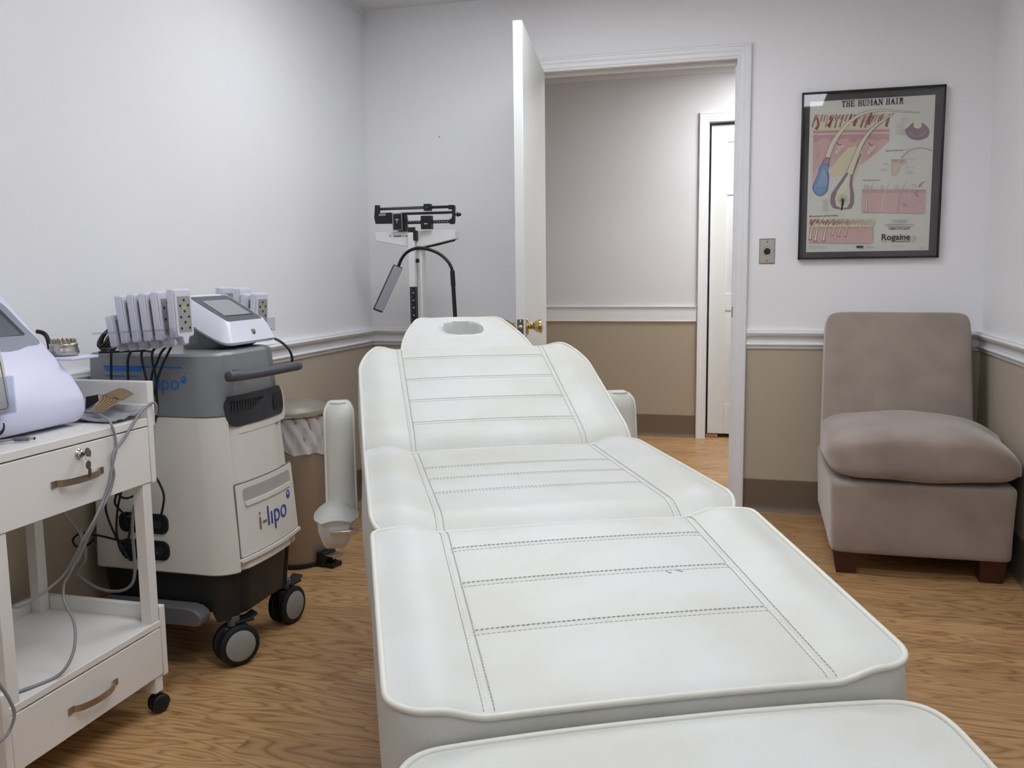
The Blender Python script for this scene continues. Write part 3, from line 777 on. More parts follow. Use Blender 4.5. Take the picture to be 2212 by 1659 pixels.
# ================================================================= CONSOLE
con = thing('laser_console', 'white wedge console with a tilted grey screen, on top of the machine cart', 'control console', (-1.60, 2.39, .9005))
def loft(rings, capb=True, capt=True):
    mb = MB(); n = len(rings[0]); vs = [p for r_ in rings for p in r_]
    fs = [(i * n + j, i * n + (j + 1) % n, (i + 1) * n + (j + 1) % n, (i + 1) * n + j) for i in range(len(rings) - 1) for j in range(n)]
    fs += [tuple(range(n))[::-1], tuple((len(rings) - 1) * n + j for j in range(n))]
    return mb.add(vs, fs)
def rrect(x0, x1, y0, y1, zf, r=.02, n=5):
    pts = []
    for cx, cy, a0 in ((x1 - r, y1 - r, 0), (x0 + r, y1 - r, 90), (x0 + r, y0 + r, 180), (x1 - r, y0 + r, 270)):
        for i in range(n + 1):
            a = math.radians(a0 + 90 * i / n); x = cx + r * cos(a); y = cy + r * sin(a); pts.append(Vector((x, y, zf(x, y))))
    return pts
top_z = lambda x, y: .976 + (-1.474 - x) * .575 if x > -1.612 else .976 + .138 * .575 - (-1.612 - x) * .02
def belly(x, y): return .912 + max(0, (-1.46 - x)) ** 1.25 * .82
cr_ = [rrect(-1.66, -1.452, 2.262, 2.522, lambda x, y: belly(x, y), .03), rrect(-1.672, -1.447, 2.256, 2.528, lambda x, y: belly(x, y) + .008, .03),
       rrect(-1.672, -1.460, 2.272, 2.520, lambda x, y: lerp(belly(x, y) + .008, top_z(x, y), .55), .022), rrect(-1.672, -1.472, 2.290, 2.507, lambda x, y: top_z(x, y) - .004, .018), rrect(-1.668, -1.475, 2.293, 2.504, lambda x, y: top_z(x, y), .018)]
# split the long sides so the top can bend at the screen's rear edge
def densify(r_):
    out = []
    for i in range(len(r_)):
        a, b = r_[i], r_[(i + 1) % len(r_)]; out.append(a)
        d = (b - a).length
        if d > .05:
            for k in range(1, 12): out.append(a.lerp(b, k / 12))
    return out
def refz(r_, fz): return [Vector((p.x, p.y, fz(p.x, p.y))) for p in densify(r_)]
fz = [lambda x, y: belly(x, y), lambda x, y: belly(x, y) + .008, lambda x, y: lerp(belly(x, y) + .008, top_z(x, y), .55), lambda x, y: top_z(x, y) - .004, lambda x, y: top_z(x, y)]
rings = [refz(r_, g) for r_, g in zip(cr_, fz)]
shift(loft(rings), con).build('console_shell', M_consw, con, ang=38)
# grey foot the shell stands on
shift(loft([refz(rrect(-1.645, -1.50, 2.30, 2.49, None and 0 or (lambda x, y: .901), .03), lambda x, y: .901), refz(rrect(-1.65, -1.475, 2.275, 2.51, lambda x, y: 0, .03), lambda x, y: belly(x, y) + .001)]), con).build('console_foot', mat('grey_underside', (128, 128, 128), rough=.5), con, ang=38)
sn = Vector((.575, 0, 1)).normalized(); sx = Vector((-1, 0, .575)).normalized()
def onscr(x, y, h): return Vector((x, y, top_z(x, y))) + sn * h
def scr_patch(x0, x1, y0, y1, h, t, r=.004):
    xs2 = [x0, x0 + r, x1 - r, x1]; mb = MB()
    pl = rrect(x0, x1, y0, y1, lambda x, y: 0, r, 3); n = len(pl)
    a = [onscr(p.x, p.y, h - t) for p in pl]; b = [onscr(p.x, p.y, h) for p in pl]
    return mb.add(a + b, [tuple(range(n))[::-1], tuple(range(n, 2 * n))] + [(i, (i + 1) % n, n + (i + 1) % n, n + i) for i in range(n)])
bz = shift(scr_patch(-1.603, -1.481, 2.302, 2.495, .0012, .002, .010), con).build('screen_bezel', M_bezel, con, label='dark grey bezel')
shift(scr_patch(-1.583, -1.502, 2.326, 2.475, .0016, .001, .002), con).build('screen_edge', M_black, bz)
shift(scr_patch(-1.581, -1.506, 2.327, 2.470, .0020, .001, .002), con).build('screen', M_scr, bz, label='blank grey touch screen')
kb = MB().lathe([(.0085, -.004), (.0085, .003), (.006, .0045), (.0, .0045)], (-1.4585, 2.401, .945), (1, 0, .12), 20)
shift(kb, con).build('key_switch', M_nickel, con)
shift(MB().lathe([(.002, -.002), (.002, .0015), (0, .002)], (-1.462, 2.5095, .945), (1, .5, 0), 10), con).build('side_button', M_black, con)

# ---- trays and paddles
def tray(side):
    ya, yb_ = (1.995, 2.100) if side < 0 else (2.580, 2.700)
    x0, x1 = (-1.69, -1.444) if side < 0 else (-1.74, -1.556)
    zz = lambda x: .966 + .050 * (x + 1.60)
    def bar(mb, xa, xb, y0, y1, h0, h1):
        v = [(x, y, zz(x) + h) for h in (h0, h1) for (x, y) in ((xa, y0), (xb, y0), (xb, y1), (xa, y1))]
        mb.add(v, [(0, 3, 2, 1), (4, 5, 6, 7), (0, 1, 5, 4), (1, 2, 6, 5), (2, 3, 7, 6), (3, 0, 4, 7)])
    mb = MB()
    bar(mb, x0, x1, ya, ya + .010, 0, .0055); bar(mb, x0 + .02, x1, ya, yb_, -.040, -.036); bar(mb, x1 - .003, x1, ya, yb_, -.036, 0)
    bar(mb, x0, x1, (yb_ - .012 if side < 0 else yb_ - .01), yb_, 0, .004)
    shift(mb, con).build('paddle_tray', M_clear, con, bevel=.0005, label='clear acrylic tray')
tray(-1); tray(1)
paddle0 = None
def make_paddle():
    """local: face looks to +x, width along y, z up from 0"""
    p = thing('laser_paddle', 'x', 'laser paddle')
    w_, h_, t_ = .076, .148, .023
    def rr(x0, x1, z0, z1, r, n=4):
        pts = []
        for cx, cz, a0 in ((x1 - r, z1 - r, 0), (x0 + r, z1 - r, 90), (x0 + r, z0 + r, 180), (x1 - r, z0 + r, 270)):
            for i in range(n + 1): a = math.radians(a0 + 90 * i / n); pts.append((cx + r * cos(a), cz + r * sin(a)))
        return pts
    def body_poly(g): 
        x0, x1, z0, z1, r = -w_ / 2 + g, w_ / 2 - g, .020 + g, h_ - g, .006
        pts = [(x1, z1 - r), (x1 - r * .3, z1 - r * .3), (x1 - r, z1), (x0 + r, z1), (x0 + r * .3, z1 - r * .3), (x0, z1 - r), (x0, z0 + .006), (x0 + .003, z0 + .001), (x0 + .020, z0 - .001), (-.011, z0 - .010), (-.008, g), (.008, g), (.011, z0 - .010), (x1 - .020, z0 - .001), (x1 - .003, z0 + .001), (x1, z0 + .006)]
        return pts
    mb = MB().prism(body_poly(0), (-t_ / 2, 0, 0), (0, 1, 0), (0, 0, 1), (t_ - .004, 0, 0)); mb.prism(body_poly(.003), (t_ / 2 - .004, 0, 0), (0, 1, 0), (0, 0, 1), (.004, 0, 0))
    mb.build('paddle_case', M_pad, p, bevel=.0022)
    f = MB().prism(rr(-w_ / 2 + .011, w_ / 2 - .011, .034, h_ - .020, .002), (t_ / 2 - .0005, 0, 0), (0, 1, 0), (0, 0, 1), (.0011, 0, 0)).build('lens_panel', M_padgrey, p, label='grey lens panel')
    dd = MB()
    for (y, z) in ((0, .118), (-.017, .104), (.017, .104), (0, .089), (-.017, .074), (.017, .074), (0, .060), (-.017, .045), (.017, .045)):
        dd.lathe([(.0034, 0), (.0034, .0012), (.0020, .0012), (.0018, .0004)], (t_ / 2 + .0005, y, z), (1, 0, 0), 12)
    dd.build('laser_lenses', M_black, f)
    x = t_ / 2 + .0009
    y_ = MB().add([(x, -.006, .098), (x, .006, .098), (x, 0, .1075)], [(0, 1, 2)], 0).add([(x + .0002, -.0018, .1005), (x + .0002, .0018, .1005), (x + .0002, 0, .104)], [(0, 1, 2)], 1)
    y_.box((x - .0005, -.006, .0958), (x + .0001, .006, .0972), 0)
    y_.build('warning_sticker', [M_yellow, M_black], p, label='yellow laser warning triangle')
    return p
def copy_thing(o, parent=None):
    c = o.copy(); COL.objects.link(c)
    if parent: c.parent = parent
    for ch in o.children: copy_thing(ch, c)
    return c
spots = [(-1.452, 2.048, .932, 0, -2, 'frontmost laser paddle of the near tray, grey face with yellow triangle fully visible'),
         (-1.497, 2.050, .926, 2, -5, 'white laser paddle second from the front of the near tray'),
         (-1.533, 2.050, .923, 2, -5, 'white laser paddle in the middle of the five tall ones in the near tray'),
         (-1.568, 2.050, .920, 2, -5, 'white laser paddle fourth from the front of the near tray'),
         (-1.603, 2.050, .917, 2, -6, 'tall white laser paddle furthest left in the near tray'),
         (-1.640, 2.056, .914, 0, -9, 'low white laser paddle at the left end of the near tray, beside the coiled cable')]
spots2 = [(-1.565, 2.612, .908, 0, 3, 'white laser paddle right of the screen, its grey face and yellow triangle showing'),
          (-1.598, 2.612, .906, 0, 2, 'white laser paddle squeezed in just left of the rightmost one'),
          (-1.626, 2.612, .925, 0, 3, 'white laser paddle second from the left on the far side of the console'),
          (-1.690, 2.612, .928, 0, 3, 'leftmost white laser paddle on the far side, peeping over the console')]
pads = []
for i, (x, y, z, rzd, tilt, lab) in enumerate(spots + spots2):
    p = make_paddle() if i == 0 else copy_thing(pads[0])
    p.location = (x, y, z); p.rotation_euler = (0, math.radians(tilt), math.radians(rzd)); p['label'] = lab
    if i == 5: p.scale = (1, 1, .66)
    p['group'] = 'laser paddles in the clear trays'
    pads.append(p)

# ---- cables hanging from the paddles, down the cart's side
YS = 2.095
def cable(name, label, pts, r, m_, n=6, cat='cable', group=None, k=8):
    o = MB().tube(catmull(pts, k), r, n).build(name, m_, ang=80); return tag(o, label, cat, group)
G = 'black cables of the laser paddles'
def P2(y, *q): return [onY(u, v, y) for u, v in q]
cable('paddle_cable', 'black cable hanging straight down at the left end of the tray', P2(YS, (240, 735), (240, 800), (242, 850), (245, 905)), .0034, M_cable, group=G)
cable('paddle_cable', 'black cable bowing left under the second gap of the tray', P2(YS, (290, 752), (281, 762), (276, 780), (277, 820), (280, 870)), .0034, M_cable, group=G)
cable('paddle_cable', 'black cable under the middle of the tray, leaning right', P2(YS, (315, 750), (306, 762), (307, 780), (315, 815), (322, 850)), .0034, M_cable, group=G)
cable('paddle_cable', 'black cable running down past the end of the drawer cart', P2(YS, (338, 748), (329, 762), (330, 785), (337, 815), (338, 850), (340, 885), (334, 915)), .0034, M_cable, group=G)
cable('paddle_cable', 'black cable curving from the tray down to the left, second from its front end', P2(YS - .008, (360, 748), (348, 762), (338, 785), (328, 810), (326, 850), (325, 880)), .0034, M_cable, group=G)
cable('paddle_cable', 'black cable from the front end of the tray crossing the blue lettering', P2(YS - .016, (371, 747), (362, 765), (350, 790), (340, 820), (334, 845), (326, 872)), .0034, M_cable, group=G)
co = MB()
for i in range(9):
    r0 = .020 + .0035 * (i % 4); cz = .937 - .002 * (i % 3)
    c = Vector((-1.762 + .0022 * i, 2.125 + .004 * i, cz + .004)); tlt = .3 * sin(i)
    co.tube([c + Vector((cos(tlt) * r0 * .62 * cos(a), .02 * sin(a) , r0 * 1.05 * sin(a))) for a in [2 * PI * j / 20 for j in range(20)]], .0036, 6, closed=True)
co.tube(catmull([(-1.76, 2.10, .905), (-1.70, 2.12, .906), (-1.66, 2.16, .905), (-1.62, 2.14, .905)], 6), .0036, 6)
tag(co.build('coiled_cable', M_cable, ang=80), 'bundle of coiled black cable on the rear left corner of the machine cart', 'cable')
cable('console_lead', 'short black lead looping from the console over the right rear of the cart top', [onX(594, 732, -1.50), onX(606, 738, -1.45), onX(622, 752, -1.41), onX(630, 768, -1.40), onX(631, 782, -1.40), onX(628, 800, -1.408)], .0042, M_cable)
G2 = 'black power leads at the cart outlets'
yb0 = 2.088
cable('power_lead', 'black power lead curving down to the upper outlet right of the drawer cart post', P2(yb0, (334, 1028), (345, 1045), (354, 1070), (352, 1095), (348, 1112)), .0032, M_cable, group=G2)
cable('power_lead', 'black power lead looping from under the drawer to the lower outlet', P2(yb0, (255, 1058), (248, 1085), (258, 1100), (270, 1112)), .0032, M_cable, group=G2)
cable('power_lead', 'long black lead sagging left of the outlets', P2(yb0 - .01, (235, 1060), (228, 1090), (232, 1115), (246, 1150), (262, 1180), (280, 1208), (290, 1206)), .0032, M_cable, group=G2)
cable('power_lead', 'black lead bending between the two outlet plates', P2(yb0 - .01, (262, 1062), (254, 1100), (252, 1150), (262, 1190), (275, 1170), (285, 1130), (300, 1105)), .0032, M_cable, group=G2)
cable('power_lead', 'black lead with a loop hanging towards the wall', P2(yb0 - .01, (300, 1180), (260, 1168), (205, 1155), (175, 1152), (158, 1165), (165, 1180), (188, 1178), (202, 1165)), .0032, M_cable, group=G2)
cable('power_lead', 'black lead arching up into the space under the drawer', P2(yb0, (250, 1058), (265, 1075), (285, 1073), (303, 1058)), .0032, M_cable, group=G2)
for i, (u, v, lab) in enumerate(((285, 1125, 'black plug in the upper outlet of the cart'), (285, 1195, 'black plug in the lower outlet of the cart'))):
    c = onY(u, v, 2.096); tag(MB().box((c.x - .016, 2.084, c.z - .014), (c.x + .016, 2.1085, c.z + .014)).build('power_plug', M_black, bevel=.003), lab, 'plug', 'black plugs in the cart outlets')

# ================================================================= UTILITY TROLLEY
tr = thing('utility_trolley', 'white laminate trolley with two drawers and black casters, at the left edge', 'trolley', (-1.64, 1.645, 0))
TX0, TX1, TY0, TY1 = -1.835, -1.450, 1.385, 1.905
def T(mb, name, m_=None, parent=None, bev=.0015, label=None, **k): return shift(mb, tr).build(name, m_ or M_lam, parent or tr, bevel=bev, label=label, **k)
T(MB().box((TX0, TY0 + .018, .745), (TX1 - .001, TY1 - .020, .764)), 'top_board')
for (a, b) in ((TY0, TY0 + .018), (TY1 - .018, TY1)):
    T(MB().box((TX0, a, .600), (TX1, b, .797)), 'side_panel'); T(MB().box((TX0, a, .094), (TX1, b, .278)), 'lower_side_panel')
T(MB().box((TX0, TY1 + .0005, .74), (TX1 - .012, TY1 + .024, .852)), 'gallery_panel')
T(MB().box((TX0, TY0 + .018, .602), (TX0 + .012, TY1 - .018, .745)), 'back_panel'); T(MB().box((TX0, TY0 + .018, .10), (TX0 + .014, TY1 - .018, .278)), 'lower_back_panel')
T(MB().box((TX0 + .014, TY0 + .018, .226), (TX1 - .001, TY1 - .018, .242)), 'lower_shelf')
def drawer(z0, z1):
    d = T(MB().box((TX1 - .018, TY0 + .020, z0), (TX1 - .001, TY1 - .020, z1)).box((TX0 + .03, TY0 + .03, z0 + .008), (TX1 - .018, TY1 - .03, z1 - .02)), 'drawer')
    yc, zc = 1.637, (z0 + z1) / 2 - (.002 if z0 > .4 else .003); hs = .080
    us = [i / 40 for i in range(41)]
    def prof(u):
        q = abs(2 * u - 1); return .0016 if q > .80 else .0016 + .022 * (1 - (q / .80) ** 2) ** .55 * (1 if q < .8 else 0)
    hm = MB(); hm.slab(us, [0, 1], lambda u, v: Vector((TX1 - .001 + prof(u) + .0016, yc - hs + 2 * hs * u, zc - .0075 + .015 * v)), lambda u, v: Vector((TX1 - .001 + prof(u) - .0004, yc - hs + 2 * hs * u, zc - .0075 + .015 * v)))
    T(hm, 'drawer_handle', M_nickel, d, 0, 'satin nickel arched strap handle')
    return d
d1 = drawer(.603, .742); drawer(.100, .222)
lk = MB().lathe([(.012, 0), (.012, .002), (.010, .004), (.0085, .004), (.0085, .009), (.006, .011), (0, .011)], (TX1 - .001, 1.645, .722), (1, 0, 0), 28)
T(lk, 'drawer_lock', M_chrome, d1, 0, 'round chrome lock')
for (x, y) in ((TX1 - .034, TY1 - .049), (TX0 + .015, TY1 - .049), (TX1 - .034, TY0 + .019), (TX0 + .015, TY0 + .019)):
    T(MB().box((x, y, .057), (x + .030, y + .030, .602)), 'corner_post')
def small_caster(x, y, az):
    a = Vector((cos(az), sin(az), 0)); f = Vector((-sin(az), cos(az), 0)); c = Vector((x, y, .0235)) + f * .006
    mb = MB()
    for s in (-1, 1): mb.lathe([(.006, -.004), (.0205, -.004), (.0235, -.001), (.0235, .004), (.021, .0065), (.006, .0075)], c + a * s * .0085, a * s, 28)
    o = T(mb, 'caster', M_black, bev=0, ang=50)
    hood = MB(); n = 12; vs = []
    for s in (-1, 1):
        for i in range(n + 1):
            an = math.radians(-10 + 165 * i / n); vs.append(c + a * s * .0125 + (f * cos(an) + Vector((0, 0, 1)) * sin(an)) * .0258)
    hood.add(vs + [c - a * .0125, c + a * .0125], [(i, i + 1, n + 2 + i, n + 1 + i) for i in range(n)] + [(2 * n + 2, i + 1, i) for i in range(n)] + [(2 * n + 3, n + 1 + i, n + 2 + i) for i in range(n)])
    hood.lathe([(.007, 0), (.007, .014)], (x, y, .045), (0, 0, 1), 12)
    T(hood, 'caster_hood', M_rubber, o, 0, ang=50)
small_caster(TX1 - .016, TY1 - .034, math.radians(-20)); small_caster(TX0 + .017, TY1 - .034, .4); small_caster(TX1 - .016, TY0 + .034, .9); small_caster(TX0 + .017, TY0 + .034, 1.6)

keys = thing('key_pair', 'two small keys on a wire ring hanging from the chrome lock of the upper drawer', 'keys', (TX1 + .012, 1.648, .722))
kb_ = MB().lathe([(.0105, -.0009), (.0105, .0009)], onX(190, 977, TX1 + .026), (.25, .97, 0), 20).box((TX1 + .006, 1.646, .719), (TX1 + .024, 1.650, .7245))
shift(kb_, keys).build('inserted_key', M_antique, keys, bevel=.0004)
rg = onX(190, 986, TX1 + .030); rp = [rg + Vector((.003 * cos(a), .005 * cos(a), .0085 * sin(a))) for a in [2 * PI * i / 20 for i in range(20)]]
shift(MB().tube(rp, .0008, 6, closed=True), keys).build('key_ring', M_chrome, keys)
kp = onX(191, 1004, TX1 + .031); k2 = MB().lathe([(.0095, -.0008), (.0095, .0008)], kp, (1, .15, 0), 20)
k2.obox(kp + Vector((0, .0015, -.017)), (.0008, 0, 0), (0, .0035, 0), (0, .0012, .012)); k2.obox(kp + Vector((0, .0055, -.018)), (.0008, 0, 0), (0, .0016, 0), (0, .001, .008))
shift(k2, keys).build('hanging_key', M_antique, keys, bevel=.0003)

# ================================================================= ULTRASOUND DEVICE on the trolley
dev = thing('ultrasound_device', 'lavender-white wedge-shaped desktop device with a grey screen, on top of the trolley', 'beauty device', (-1.66, 1.55, .7665))
DY0, DY1 = 1.408, 1.776
prof_ = catmull([(-1.575, 0, .768), (-1.545, 0, .777), (-1.530, 0, .797), (-1.529, 0, .827), (-1.540, 0, .853), (-1.560, 0, .882)], 5) + [Vector((-1.627, 0, .9503)), Vector((-1.695, 0, 1.0197)), Vector((-1.757, 0, 1.083)), Vector((-1.785, 0, 1.108)), Vector((-1.805, 0, 1.113)), Vector((-1.828, 0, 1.10)), Vector((-1.838, 0, 1.07)), Vector((-1.843, 0, .80)), Vector((-1.835, 0, .768))]
poly = [(p.x, p.z) for p in prof_]
def ends(mb, y0, y1, r=.022, n=6):
    cx = sum(p[0] for p in poly) / len(poly); cz = sum(p[1] for p in poly) / len(poly)
    st = []
    for i in range(n + 1):
        a = PI / 2 * i / n; st.append((y0 + r * (1 - sin(a)), r * (1 - cos(a))))
    st = st[::-1]; st = [(y0 + r * (1 - cos(PI / 2 * i / n)), r * (1 - sin(PI / 2 * i / n))) for i in range(n + 1)]
    st += [(y1 - r * (1 - cos(PI / 2 * (n - i) / n)), r * (1 - sin(PI / 2 * (n - i) / n))) for i in range(n + 1)]
    rings = []; N = len(poly)
    for (y, ins) in st:
        ring = []
        for i in range(N):
            a = Vector(poly[i - 1]); b = Vector(poly[i]); c = Vector(poly[(i + 1) % N]); t = (c - a).normalized(); nn = Vector((t.y, -t.x))
            if nn.dot(b - Vector((cx, cz))) > 0: nn = -nn
            p = b + nn * ins * .8; ring.append(Vector((p.x, y, p.y)))
        rings.append(ring)
    return loft(rings)
lv = ends(None, DY0, DY1)
shift(lv, dev).build('device_shell', M_lav, dev, ang=40)
sA = Vector((-1.560, 0, .882)); sB = Vector((-1.757, 0, 1.083)); sD = (sB - sA).normalized(); sN = Vector((sD.z, 0, -sD.x))
def slant(u, v, h=0):
    d = ray(u, v); k = (sA + sN * h - CAM).dot(sN) / d.dot(sN); return CAM + d * k
YC = 1.535
def mirror_poly(px, h):
    r_ = [slant(u, v, h) for u, v in px]; l_ = [Vector((p.x, 2 * YC - p.y, p.z)) for p in r_[::-1]]
    return r_ + l_
def flat(mb, pts, n, t=.001):
    N = len(pts); a = [p - n * t for p in pts]; mb.add(a + pts, [tuple(range(N))[::-1], tuple(range(N, 2 * N))] + [(i, (i + 1) % N, N + (i + 1) % N, N + i) for i in range(N)]); return mb
px = [(-22, 645), (-12, 648), (3, 655), (14, 664), (48, 700), (80, 731), (85, 736), (86, 741), (82, 744), (63, 746), (55, 749), (42, 755), (22, 758.5), (6, 759)]
pn = shift(flat(MB(), mirror_poly(px, .0012), sN, .003), dev).build('front_panel', M_panelg, dev, label='slate grey panel')
px = [(-40, 628), (54, 721), (52, 724), (2, 727)]
shift(flat(MB(), mirror_poly(px, .0018), sN, .001), dev).build('screen_edge', M_black, pn)
px = [(-44, 634), (45, 723), (2, 727)]
shift(flat(MB(), mirror_poly(px, .0024), sN, .001), dev).build('screen', M_scr2, pn, label='blank dark grey screen')
ft = MB()
for (x, y) in ((-1.60, DY0 + .05), (-1.60, DY1 - .05), (-1.80, DY0 + .05), (-1.80, DY1 - .05)): ft.cyl((x, y, .7645), (x, y, .772), .010, 16)
shift(ft, dev).build('rubber_feet', M_rubber, dev)
# probe bracket at the left, clear with a white probe in it
br = MB()
y1_ = onX(25, 885, -1.50).y; z0_ = onX(22, 889, -1.50).z; z1_ = onX(15, 812, -1.50).z
br.box((-1.528, y1_ - .07, z0_ - .003), (-1.488, y1_, z0_)).box((-1.490, y1_ - .07, z0_), (-1.487, y1_, z1_)).box((-1.528, y1_ - .003, z0_), (-1.490, y1_, z1_))
shift(br, dev).build('probe_bracket', M_clear, dev)
pb = thing('treatment_probe', 'white rectangular probe in the clear bracket on the front of the lavender device', 'treatment probe', (-1.508, y1_ - .03, z0_ + .001))
zt_ = onX(0, 745, -1.50).z
shift(MB().prism([(y1_ - .065, z0_ + .001), (y1_ - .012, z0_ + .001), (y1_ - .006, z0_ + .008), (y1_ - .016, zt_ - .03), (y1_ - .024, zt_), (y1_ - .065, zt_)], (-1.525, 0, 0), (0, 1, 0), (0, 0, 1), (.032, 0, 0)), pb).build('probe_case', M_white, pb, bevel=.004, seg=3)
shift(MB().tube([Vector((-1.4925, y, z)) for (y, z) in ((y1_ - .06, z0_ + .009), (y1_ - .020, z0_ + .009), (y1_ - .0155, z0_ + .014), (y1_ - .024, z1_ + .01), (y1_ - .03, zt_ - .012))], .0007, 6), pb).build('case_seam', M_black, pb)
pr_ = MB(); c = slant(0, 920)
pr_.lathe([(.018, -.006), (.018, .003), (.014, .003), (.013, -.002), (0, -.002)], (-1.531, onX(-6, 920, -1.53).y, .822 - .02), (1, 0, 0), 28)
shift(pr_, dev).build('port_ring', M_glossdark, dev)
# rear probe shelf with the metal head
sh_ = MB().box((-1.70, DY1 - .01, .9165), (-1.558, DY1 + .082, .9235))
shift(sh_, dev).build('probe_shelf', M_lav, dev, bevel=.002)
hdT = thing('massage_head', 'round silver massage head with black pins, standing behind the lavender device', 'massage head', (-1.626, 1.82, .924))
mh = MB().lathe([(.030, .0005), (.033, .002), (.0345, .008), (.0325, .016), (.031, .022), (.0325, .026), (.0315, .029), (.027, .031), (0, .031)], (0, 0, 0), (0, 0, 1), 44); mh.build('head_body', M_steel, hdT, ang=50)
for i in range(16):
    a = 2 * PI * i / 16
    mb = MB().lathe([(.0030, 0), (.0030, .0085), (.0022, .0095), (0, .0098)], (.026 * cos(a), .026 * sin(a), .031), (0, 0, 1), 10)
    mb.build('contact_pin', M_nickel, hdT)
cable('probe_lead', 'black lead arching up behind the sloping edge of the lavender device', [onY(u, v, 1.85) for u, v in ((80, 716), (90, 718), (98, 723), (103, 732), (106, 745), (108, 760))], .0055, M_black)

# ---- odds and ends in the trolley top
def quadgrid(c00, c10, c11, c01, nu, nv, bend=None):
    def f(u, v):
        p = c00.lerp(c10, u).lerp(c01.lerp(c11, u), v)
        if bend: p = p + bend(u, v)
        return p
    return f
def sheet(f, nu, nv, t, mb=None):
    mb = mb or MB(); us = [i / nu for i in range(nu + 1)]; vs = [i / nv for i in range(nv + 1)]
    n0 = (f(.6, .5) - f(.4, .5)).cross(f(.5, .6) - f(.5, .4)).normalized()
    mb.slab(us, vs, f, lambda u, v: f(u, v) - n0 * t); return mb
f_ = quadgrid(Vector((-1.66, 1.79, .772)), Vector((-1.465, 1.79, .772)), Vector((-1.465, 1.882, .772)), Vector((-1.66, 1.882, .772)), 1, 1, lambda u, v: Vector((0, 0, .004 * sin(6 * u + 2 * v) + .022 * max(0, v - .55) * (1.2 + sin(5 * u)) + .004 + .002 * sin(15 * u * v))))
tag(sheet(f_, 22, 12, .004).build('plastic_pouch', M_pouch, ang=60), 'crumpled grey plastic pouch lying in the right end of the trolley top', 'pouch')
def strapf(u, v):
    # folded band: u across the band, v over the fold and down its front
    A_ = (onY(lerp(211, 256, u), lerp(852.5, 861, u), 1.872), onY(lerp(216.8, 259, u), lerp(855, 862, u), 1.858), onY(lerp(216, 257, u), lerp(864, 868, u), 1.848), onY(lerp(197, 221, u), lerp(887, 891.5, u), 1.805))
    q = v * 3; i = min(2, int(q)); f = q - i; p = A_[i].lerp(A_[i + 1], f)
    return p
so = tag(sheet(strapf, 8, 18, .002).build('folded_strap', M_tan, ang=60), 'folded tan strap with thin dark stripes beside the lavender device', 'strap')
for j_ in range(5):
    u0 = .16 + .17 * j_
    sheet(lambda u, v, u0=u0: strapf(u0 + .028 * u, .02 + .96 * v) + Vector((.0022, -.0036, .0020)), 1, 18, .0004).build('stripe', M_brown, so, ang=60)
f_ = quadgrid(onY(186, 858, 1.868), onY(212, 853.5, 1.880), onY(214, 866, 1.870), onY(186, 884, 1.850), 1, 1)
sheet(f_, 3, 3, .002).build('strap_dark_sheet', M_black, so, label='black sheet at the left of the folded strap')  # plain black sheet filling the left side of the fold
f_ = quadgrid(onY(222, 853, 1.86), onY(262, 864, 1.85), onY(288, 850, 1.865), onY(257, 838, 1.88), 1, 1, lambda u, v: Vector((0, 0, .004 * sin(PI * u))))
tag(sheet(f_, 6, 6, .002).build('cardboard_flap', mat('brown_cardboard', (140, 120, 92), rough=.9, var=.1), ang=60), 'small brown cardboard flap lying over the tan strap', 'cardboard')

# ---- grey cables
GG = .0034
def gx(x, *q): return [onX(u, v, x if not isinstance(x, (list, tuple)) else x[i]) for i, (u, v) in enumerate(q)]
XF = TX1 + .004 + GG
cable('grey_cord', 'grey cord from behind the lavender device, draped over the upper drawer and sweeping down left', [onZ(183, 890, .786), onZ(205, 893, .785), onZ(222, 900, .782), onX(238, 912, -1.450)] + gx((XF, XF + .002, XF + .004, XF + .004, XF, XF, XF - .02, XF - .06, XF - .10, XF - .12, XF - .12, XF - .10, XF - .08), (249, 945), (250, 975), (243, 1005), (236, 1040), (225, 1075), (205, 1120), (180, 1165), (160, 1205), (135, 1245), (90, 1283), (40, 1311), (5, 1302), (-25, 1285)), GG, M_gcable)
cable('grey_cord', 'grey cord hooked over the right side panel of the trolley and crossing the upper drawer', [onY(337, 896, 1.915), onY(338, 878, 1.912), onY(330, 869.5, 1.905), onX(316, 878, -1.446)] + gx((XF - .001, XF, XF, XF + .003, XF + .004, XF + .004, XF + .002), (300, 895), (280, 928), (262, 955), (247, 975), (242, 1000), (246, 1025), (238, 1060)) + gx((XF, XF - .02, XF - .06), (222, 1095), (195, 1150), (165, 1215)), GG, M_gcable)
cable('grey_cord', 'grey cord running down inside the trolley and curling on its lower shelf', gx((-1.74, -1.72, -1.68, -1.64, -1.60, -1.57, -1.53, -1.49), (130, 1100), (155, 1130), (175, 1160), (168, 1200), (150, 1240), (138, 1262), (139, 1300), (157, 1335)) + [onX(163, 1370, -1.470), onX(158, 1410, -1.452), onX(140, 1445, -1.449)] + [onZ(115, 1465, .2465), onZ(60, 1487, .2465), onZ(0, 1507, .2465), onZ(-40, 1515, .2465)], GG, M_gcable)
cable('grey_cord', 'grey cord with a loop hanging across the lower left corner of the trolley', gx((-1.43, -1.43, -1.425, -1.425, -1.43, -1.43), (-25, 1450), (0, 1480), (22, 1515), (31, 1545), (18, 1583), (-8, 1608)), GG, M_gcable)
cable('grey_cord', 'thick grey cord hanging in a U below the upper drawer, beside the right post', [onY(u, v, 1.94) for u, v in ((298, 1040), (297, 1075), (288, 1105), (286, 1150), (290, 1200), (291, 1240), (283, 1264), (262, 1276), (230, 1276), (200, 1265), (178, 1250), (168, 1238), (175, 1225), (185, 1205), (182, 1170), (172, 1140))], .0042, M_gcable)
jk = thing('cable_jack', 'grey cable with a black-tipped jack, lying loose on the front of the trolley top', 'cable', onZ(50, 948, .770))
